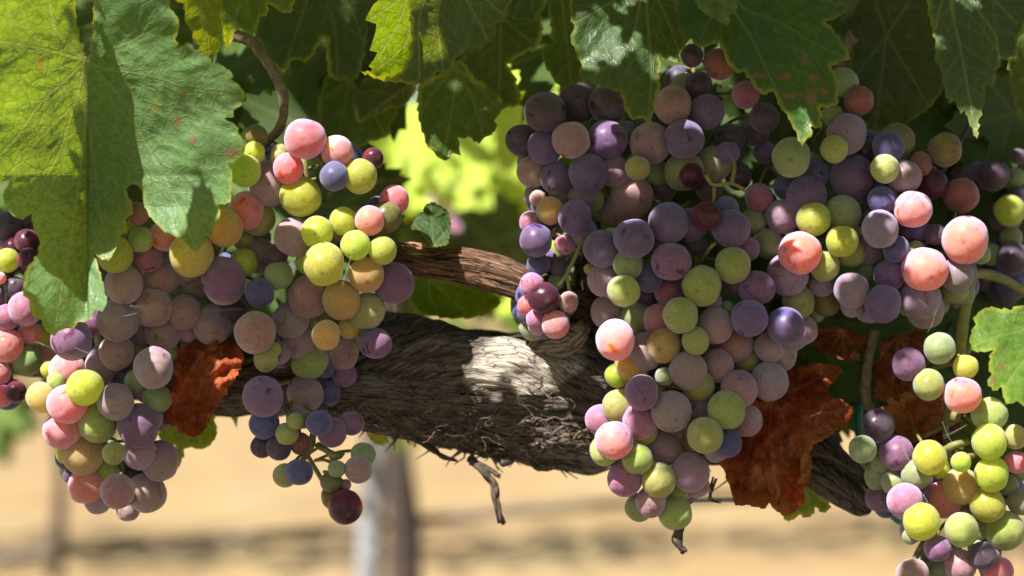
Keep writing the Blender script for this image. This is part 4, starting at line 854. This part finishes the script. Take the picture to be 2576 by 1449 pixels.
for size in (.055, .042, .030, .021, .015):
    order = list(range(len(DARK))); cr.shuffle(order)
    for i in order:
        p, r = DARK[i]; x, y = sp(p)
        if any((x - a) ** 2 + (y - c) ** 2 < (s * .62) ** 2 for a, c, s in cover): continue
        got = try_leaf(p, size)
        if got is None: continue
        q, X, Y = got; cover.append((X, Y, size)); nleaf += 1
        V, F, wt, de = generic_arrays(2000 + nleaf, size, 4)
        nr = (SUN + Vector((cr.uniform(-.45, .45), cr.uniform(-.45, .45), cr.uniform(-.2, .3)))).normalized()
        M = Matrix.Translation(q) @ (nr.to_track_quat('Z', 'Y').to_matrix() @ Matrix.Rotation(cr.uniform(0, 6.28), 3, 'Z')).to_4x4()
        base = len(cv); cv += [M @ Vector(v) for v in V]; cf += [tuple(base + a for a in f) for f in F]; cw.append(wt); ce.append(de); cuv.append(V[:, :2] + np.array([nleaf * .1, 0]))
got = 0  # front leaves added to cut the sky fill, sparing the sunlit spots
for q in range(14000):
    if got > 640: break
    p = Vector((cr.uniform(-.7, .6), cr.uniform(.10, .97), cr.uniform(.90, 1.40))); size = cr.uniform(.035, .06); u, v = proj(p) if p.y > .1 else (0, -9e9)
    if v > -size * 1.2 / (KPX * p.y) - 20: continue
    x, y = sp(p)
    if any((x - a) ** 2 + (y - c) ** 2 < (size * .95 + r * .4) ** 2 and SUN.dot(p - lp) > 0 for a, c, r, lp in lit2): continue
    got += 1; nleaf += 1
    V, F, wt, de = generic_arrays(2000 + nleaf, size, 4); nr = Vector((cr.uniform(-.8, .8), cr.uniform(-1.0, .5), cr.uniform(.2, 1))).normalized()
    M = Matrix.Translation(p) @ (nr.to_track_quat('Z', 'Y').to_matrix() @ Matrix.Rotation(cr.uniform(0, 6.28), 3, 'Z')).to_4x4()
    base = len(cv); cv += [M @ Vector(v) for v in V]; cf += [tuple(base + a for a in f) for f in F]; cw.append(wt); ce.append(de); cuv.append(V[:, :2] + np.array([nleaf * .1, 0]))
print('front canopy', got)
for q in range(420):      # more leaves over and behind the fruit, added to block light from the back
    nleaf += 1; size = cr.uniform(.04, .065); p = Vector((cr.uniform(-.45, .47), cr.uniform(.97, 1.36), cr.uniform(.90, 1.24))) if q < 300 else Vector((cr.uniform(.10, .55), cr.uniform(1.16, 1.34), cr.uniform(.70, .95))) if q < 380 else Vector((cr.uniform(-.50, -.12), cr.uniform(1.16, 1.34), cr.uniform(.74, .95)))
    V, F, wt, de = generic_arrays(2000 + nleaf, size, 4); nr = Vector((cr.uniform(-.8, .8), cr.uniform(-.8, .8), cr.uniform(.2, 1))).normalized()
    M = Matrix.Translation(p) @ (nr.to_track_quat('Z', 'Y').to_matrix() @ Matrix.Rotation(cr.uniform(0, 6.28), 3, 'Z')).to_4x4()
    base = len(cv); cv += [M @ Vector(v) for v in V]; cf += [tuple(base + a for a in f) for f in F]; cw.append(wt); ce.append(de); cuv.append(V[:, :2] + np.array([nleaf * .1, 0]))
if cv:
    o = link_mesh('shade_canopy', cv, cf, M_FAR); finish_leaf(o.data, np.vstack(cuv), np.concatenate(cw), np.concatenate(ce), 1.0)
    o.color = (*lin((60, 92, 34)), 1); o['tint'] = [float(x) for x in lin((78, 108, 36))]
    tag(o, 'mass of green vine leaves added above and behind the fruit for shade', 'foliage', None, 'stuff')
print('canopy leaves', nleaf, 'dark', len(DARK), 'lit', len(LIT))

# ------------------------------------------------------------------ the vineyard behind: soil, next rows, stake, hoses
T = NT('dry_soil'); tc = T.n('ShaderNodeTexCoord').outputs['Object']
n1 = T.noise(tc, 1.6, 5, .6); n2 = T.noise(tc, 3.2, 5, .65); n3 = T.noise(tc, 40, 4, .6)
c = T.mix(T.ramp(n1, .35, .65), (.30, .19, .072), (.36, .26, .118)); c = T.mix(T.math('MULTIPLY', T.ramp(n2, .50, .62), .6), c, (.19, .105, .05))
c = T.mix(T.math('MULTIPLY', T.ramp(n3, .6, .75), .4), c, (.45, .36, .21)); c = T.mix(T.ramp(T.noise(tc, 2.2, 4, .6), .60, .72, 0, .5), c, (.22, .24, .07))
pr = T.n('ShaderNodeBsdfPrincipled'); T.put(pr.inputs['Base Color'], c); pr.inputs['Roughness'].default_value = .95
T.put(pr.inputs['Normal'], T.bump(n3, .5, .02)); T.put(T.out.inputs[0], pr.outputs[0])
gx = 41; V = []; F = []
for i in range(gx):
    for j in range(gx):
        x = (i / (gx - 1) - .5); y = (j / (gx - 1) - .5); X = 160 * x * abs(x) * 2; Y = 160 * y * abs(y) * 2
        V.append((X, Y + 5, 0.03 * noise.noise(Vector((X * .7, Y * .7, 0)))))
for i in range(gx - 1):
    for j in range(gx - 1): F.append((i * gx + j, (i + 1) * gx + j, (i + 1) * gx + j + 1, i * gx + j + 1))
tag(link_mesh('soil', V, F, T.m), kind='structure')
M_BOUNCE = plain_material('bounce_straw', (0.12, 0.10, 0.07), (0.20, 0.17, 0.12), 30, 0.95, 0.8, 0.01)  # unseen ground strip added to tune the light bounced onto the grapes
V = []; F = []
for i in range(61):
    for j in range(25):
        x = -6 + 12 * i / 60; y = -2.6 + 4.7 * j / 24; V.append((x, y + .05 * noise.noise(Vector((x * 3, y, 0))), .045 + .02 * noise.noise(Vector((x * 5, y * 5, 2)))))
for i in range(60):
    for j in range(24): a = i * 25 + j; F.append((a, a + 25, a + 26, a + 1))
tag(link_mesh('bounce_strip', V, F, M_BOUNCE), kind='structure')

def far_vine(x, y, label, seed, trunk_r=.03, n=420, low=.62, high=1.7, span=.95, lean=0.0, deep=.3, group='vines of the rows behind'):
    r = random.Random(seed); root = empty('grapevine', (x, y, 0)); tag(root, label, 'vine', group)
    m = MB(); p = [Vector((x + lean * (1 - t) + .02 * math.sin(5 * t), y, .0 + t * .85)) for t in [k / 10 for k in range(11)]]
    m.tube(p, [trunk_r * (1.25 - .3 * k / 10) for k in range(11)], 14, .5)
    for sx in (-1, 1): m.tube([Vector((x + sx * span * t, y + .02 * math.sin(9 * t), .80 + .05 * t)) for t in [k / 6 for k in range(7)]], trunk_r * .6, 10, .4)
    m.build('trunk', M_TRUNK, root)
    cv, cf, cw, ce, cu_ = [], [], [], [], []
    for k in range(n):
        V, F, wt, de = generic_arrays(5000 + seed * 1000 + k, r.uniform(.045, .085), 2)
        h = r.random() ** 1.15; z = low + (high - low) * h + (0.16 * noise.noise(Vector((x * 3 + k * .01, r.random() * 4, seed))) if h < .2 else 0)
        px = x + r.uniform(-span, span); q = Vector((px, y + r.gauss(0, deep * .55), z + .10 * noise.noise(Vector((px * 4, 0, seed)))))
        nr = Vector((r.uniform(-.8, .5), r.uniform(-1, .4), r.uniform(0, 1.1))).normalized()
        M = Matrix.Translation(q) @ (nr.to_track_quat('Z', 'Y').to_matrix() @ Matrix.Rotation(r.uniform(0, 6.28), 3, 'Z')).to_4x4()
        base = len(cv); cv += [M @ Vector(v) for v in V]; cf += [tuple(base + a for a in f) for f in F]; cw.append(wt); ce.append(de); cu_.append(V[:, :2] + np.array([k * .2, 0]))
    o = link_mesh('crown', cv, cf, M_FAR, root); finish_leaf(o.data, np.vstack(cu_), np.concatenate(cw), np.concatenate(ce), 1.0)
    o.color = (*lin((74, 100, 32)), 1); o['tint'] = [float(x) for x in lin((100, 120, 36))]
    return root
far_vine(-0.150, 2.97, 'blurred vine of the next row with dark trunk beside the pale stake', 1, .019, 520, lean=-.02)
far_vine(-1.55, 2.85, 'blurred vine of the next row at the left behind the far left grapes', 2, .03, 460)
far_vine(1.35, 3.3, 'blurred vine of the next row hidden behind the right bunches', 3, .03, 420)
far_vine(-1.17, 5.6, 'faint distant vine with slim trunk at the lower left', 4, .015, 420, span=1.2)
far_vine(1.45, 6.0, 'faint distant vine behind the right side bunches', 5, .03, 420, span=1.2)
for q, x in enumerate((-2.4, -.8, .8, 2.4)): far_vine(x, -1.5, 'unseen vine of the row behind the photographer', 20 + q, .03, 300, low=.35, high=1.95, span=1.0, deep=.45)  # unseen row, added to block low sky light
m = MB(); m.tube([Vector((-.205, 3.0, 0)), Vector((-.195, 3.0, .4)), Vector((-.165, 3.0, .9)), Vector((-.145, 3.0, 1.5))], .018, 16, .15)
tag(m.build('vine_stake', M_STAKE), 'pale grey weathered stake blurred below the cordon at centre left', 'stake')
thing_tube('drip_hose', 'dark blurred irrigation hose crossing low behind the bunches', 'hose', [P(-200, 1415, 2.85), P(60, 1398, 2.88), P(500, 1362, 2.95), P(900, 1325, 3.0), P(1300, 1285, 3.05), P(1750, 1256, 3.15), P(2700, 1190, 3.35)], .0075, M_HOSE, 10)
# blurred bunch of the next vine seen through the gap
root = empty('grape_bunch', P(1150, 420, 2.0)); tag(root, 'blurred mauve grape bunch far behind in the gap above the bare cane', 'grapes', 'grape bunches on the vine')
gr = random.Random(21)
for k in range(56):
    u = 1130 + gr.gauss(0, 46); v = 500 + gr.gauss(0, 42); d = 2.0 + gr.uniform(-.03, .05)
    o = bpy.data.objects.new('grape', GM[k % 7]); COL.objects.link(o); rad = .0105
    o.location = P(u, v, d); o.scale = (rad,) * 3; o.rotation_euler = (gr.uniform(-1, 1), gr.uniform(-1, 1), 0); put_under(o, root)
    c = gr.choice(['m', 'p', 'bp', 't', 'pk', 'm']); a, b_, bl = PAL[c]; o.color = (*lin(a), 1); o['tint'] = [float(x) for x in lin(b_)]; o['bloom'] = float(bl)
LB2 = 'bright blurred leaf catching sun in the gap between the leaves and the cane'; GB2 = 'sunny blurred leaves in the gap'
LB4 = 'blurred green leaf low at the left border below the red grapes'
for q, (u, v, d) in enumerate([(-20, 1030, 2.7), (20, 1040, 2.8), (-30, 1070, 2.75), (0, 1090, 2.85), (40, 1010, 2.8)]): back_leaf(u, v, d, br.uniform(.05, .065), LB4, 'blurred leaves low at the left border', 1800 + q, ((84, 116, 36), (104, 130, 40)), Vector((-.3, -.9, .5)))
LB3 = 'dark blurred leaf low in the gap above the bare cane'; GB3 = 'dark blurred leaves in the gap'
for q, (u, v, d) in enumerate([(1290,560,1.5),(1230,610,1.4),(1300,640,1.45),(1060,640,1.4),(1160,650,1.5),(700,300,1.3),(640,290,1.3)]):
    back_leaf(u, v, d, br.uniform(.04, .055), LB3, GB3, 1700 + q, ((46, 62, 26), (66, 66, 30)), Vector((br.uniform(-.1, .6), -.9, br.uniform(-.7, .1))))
k = 0
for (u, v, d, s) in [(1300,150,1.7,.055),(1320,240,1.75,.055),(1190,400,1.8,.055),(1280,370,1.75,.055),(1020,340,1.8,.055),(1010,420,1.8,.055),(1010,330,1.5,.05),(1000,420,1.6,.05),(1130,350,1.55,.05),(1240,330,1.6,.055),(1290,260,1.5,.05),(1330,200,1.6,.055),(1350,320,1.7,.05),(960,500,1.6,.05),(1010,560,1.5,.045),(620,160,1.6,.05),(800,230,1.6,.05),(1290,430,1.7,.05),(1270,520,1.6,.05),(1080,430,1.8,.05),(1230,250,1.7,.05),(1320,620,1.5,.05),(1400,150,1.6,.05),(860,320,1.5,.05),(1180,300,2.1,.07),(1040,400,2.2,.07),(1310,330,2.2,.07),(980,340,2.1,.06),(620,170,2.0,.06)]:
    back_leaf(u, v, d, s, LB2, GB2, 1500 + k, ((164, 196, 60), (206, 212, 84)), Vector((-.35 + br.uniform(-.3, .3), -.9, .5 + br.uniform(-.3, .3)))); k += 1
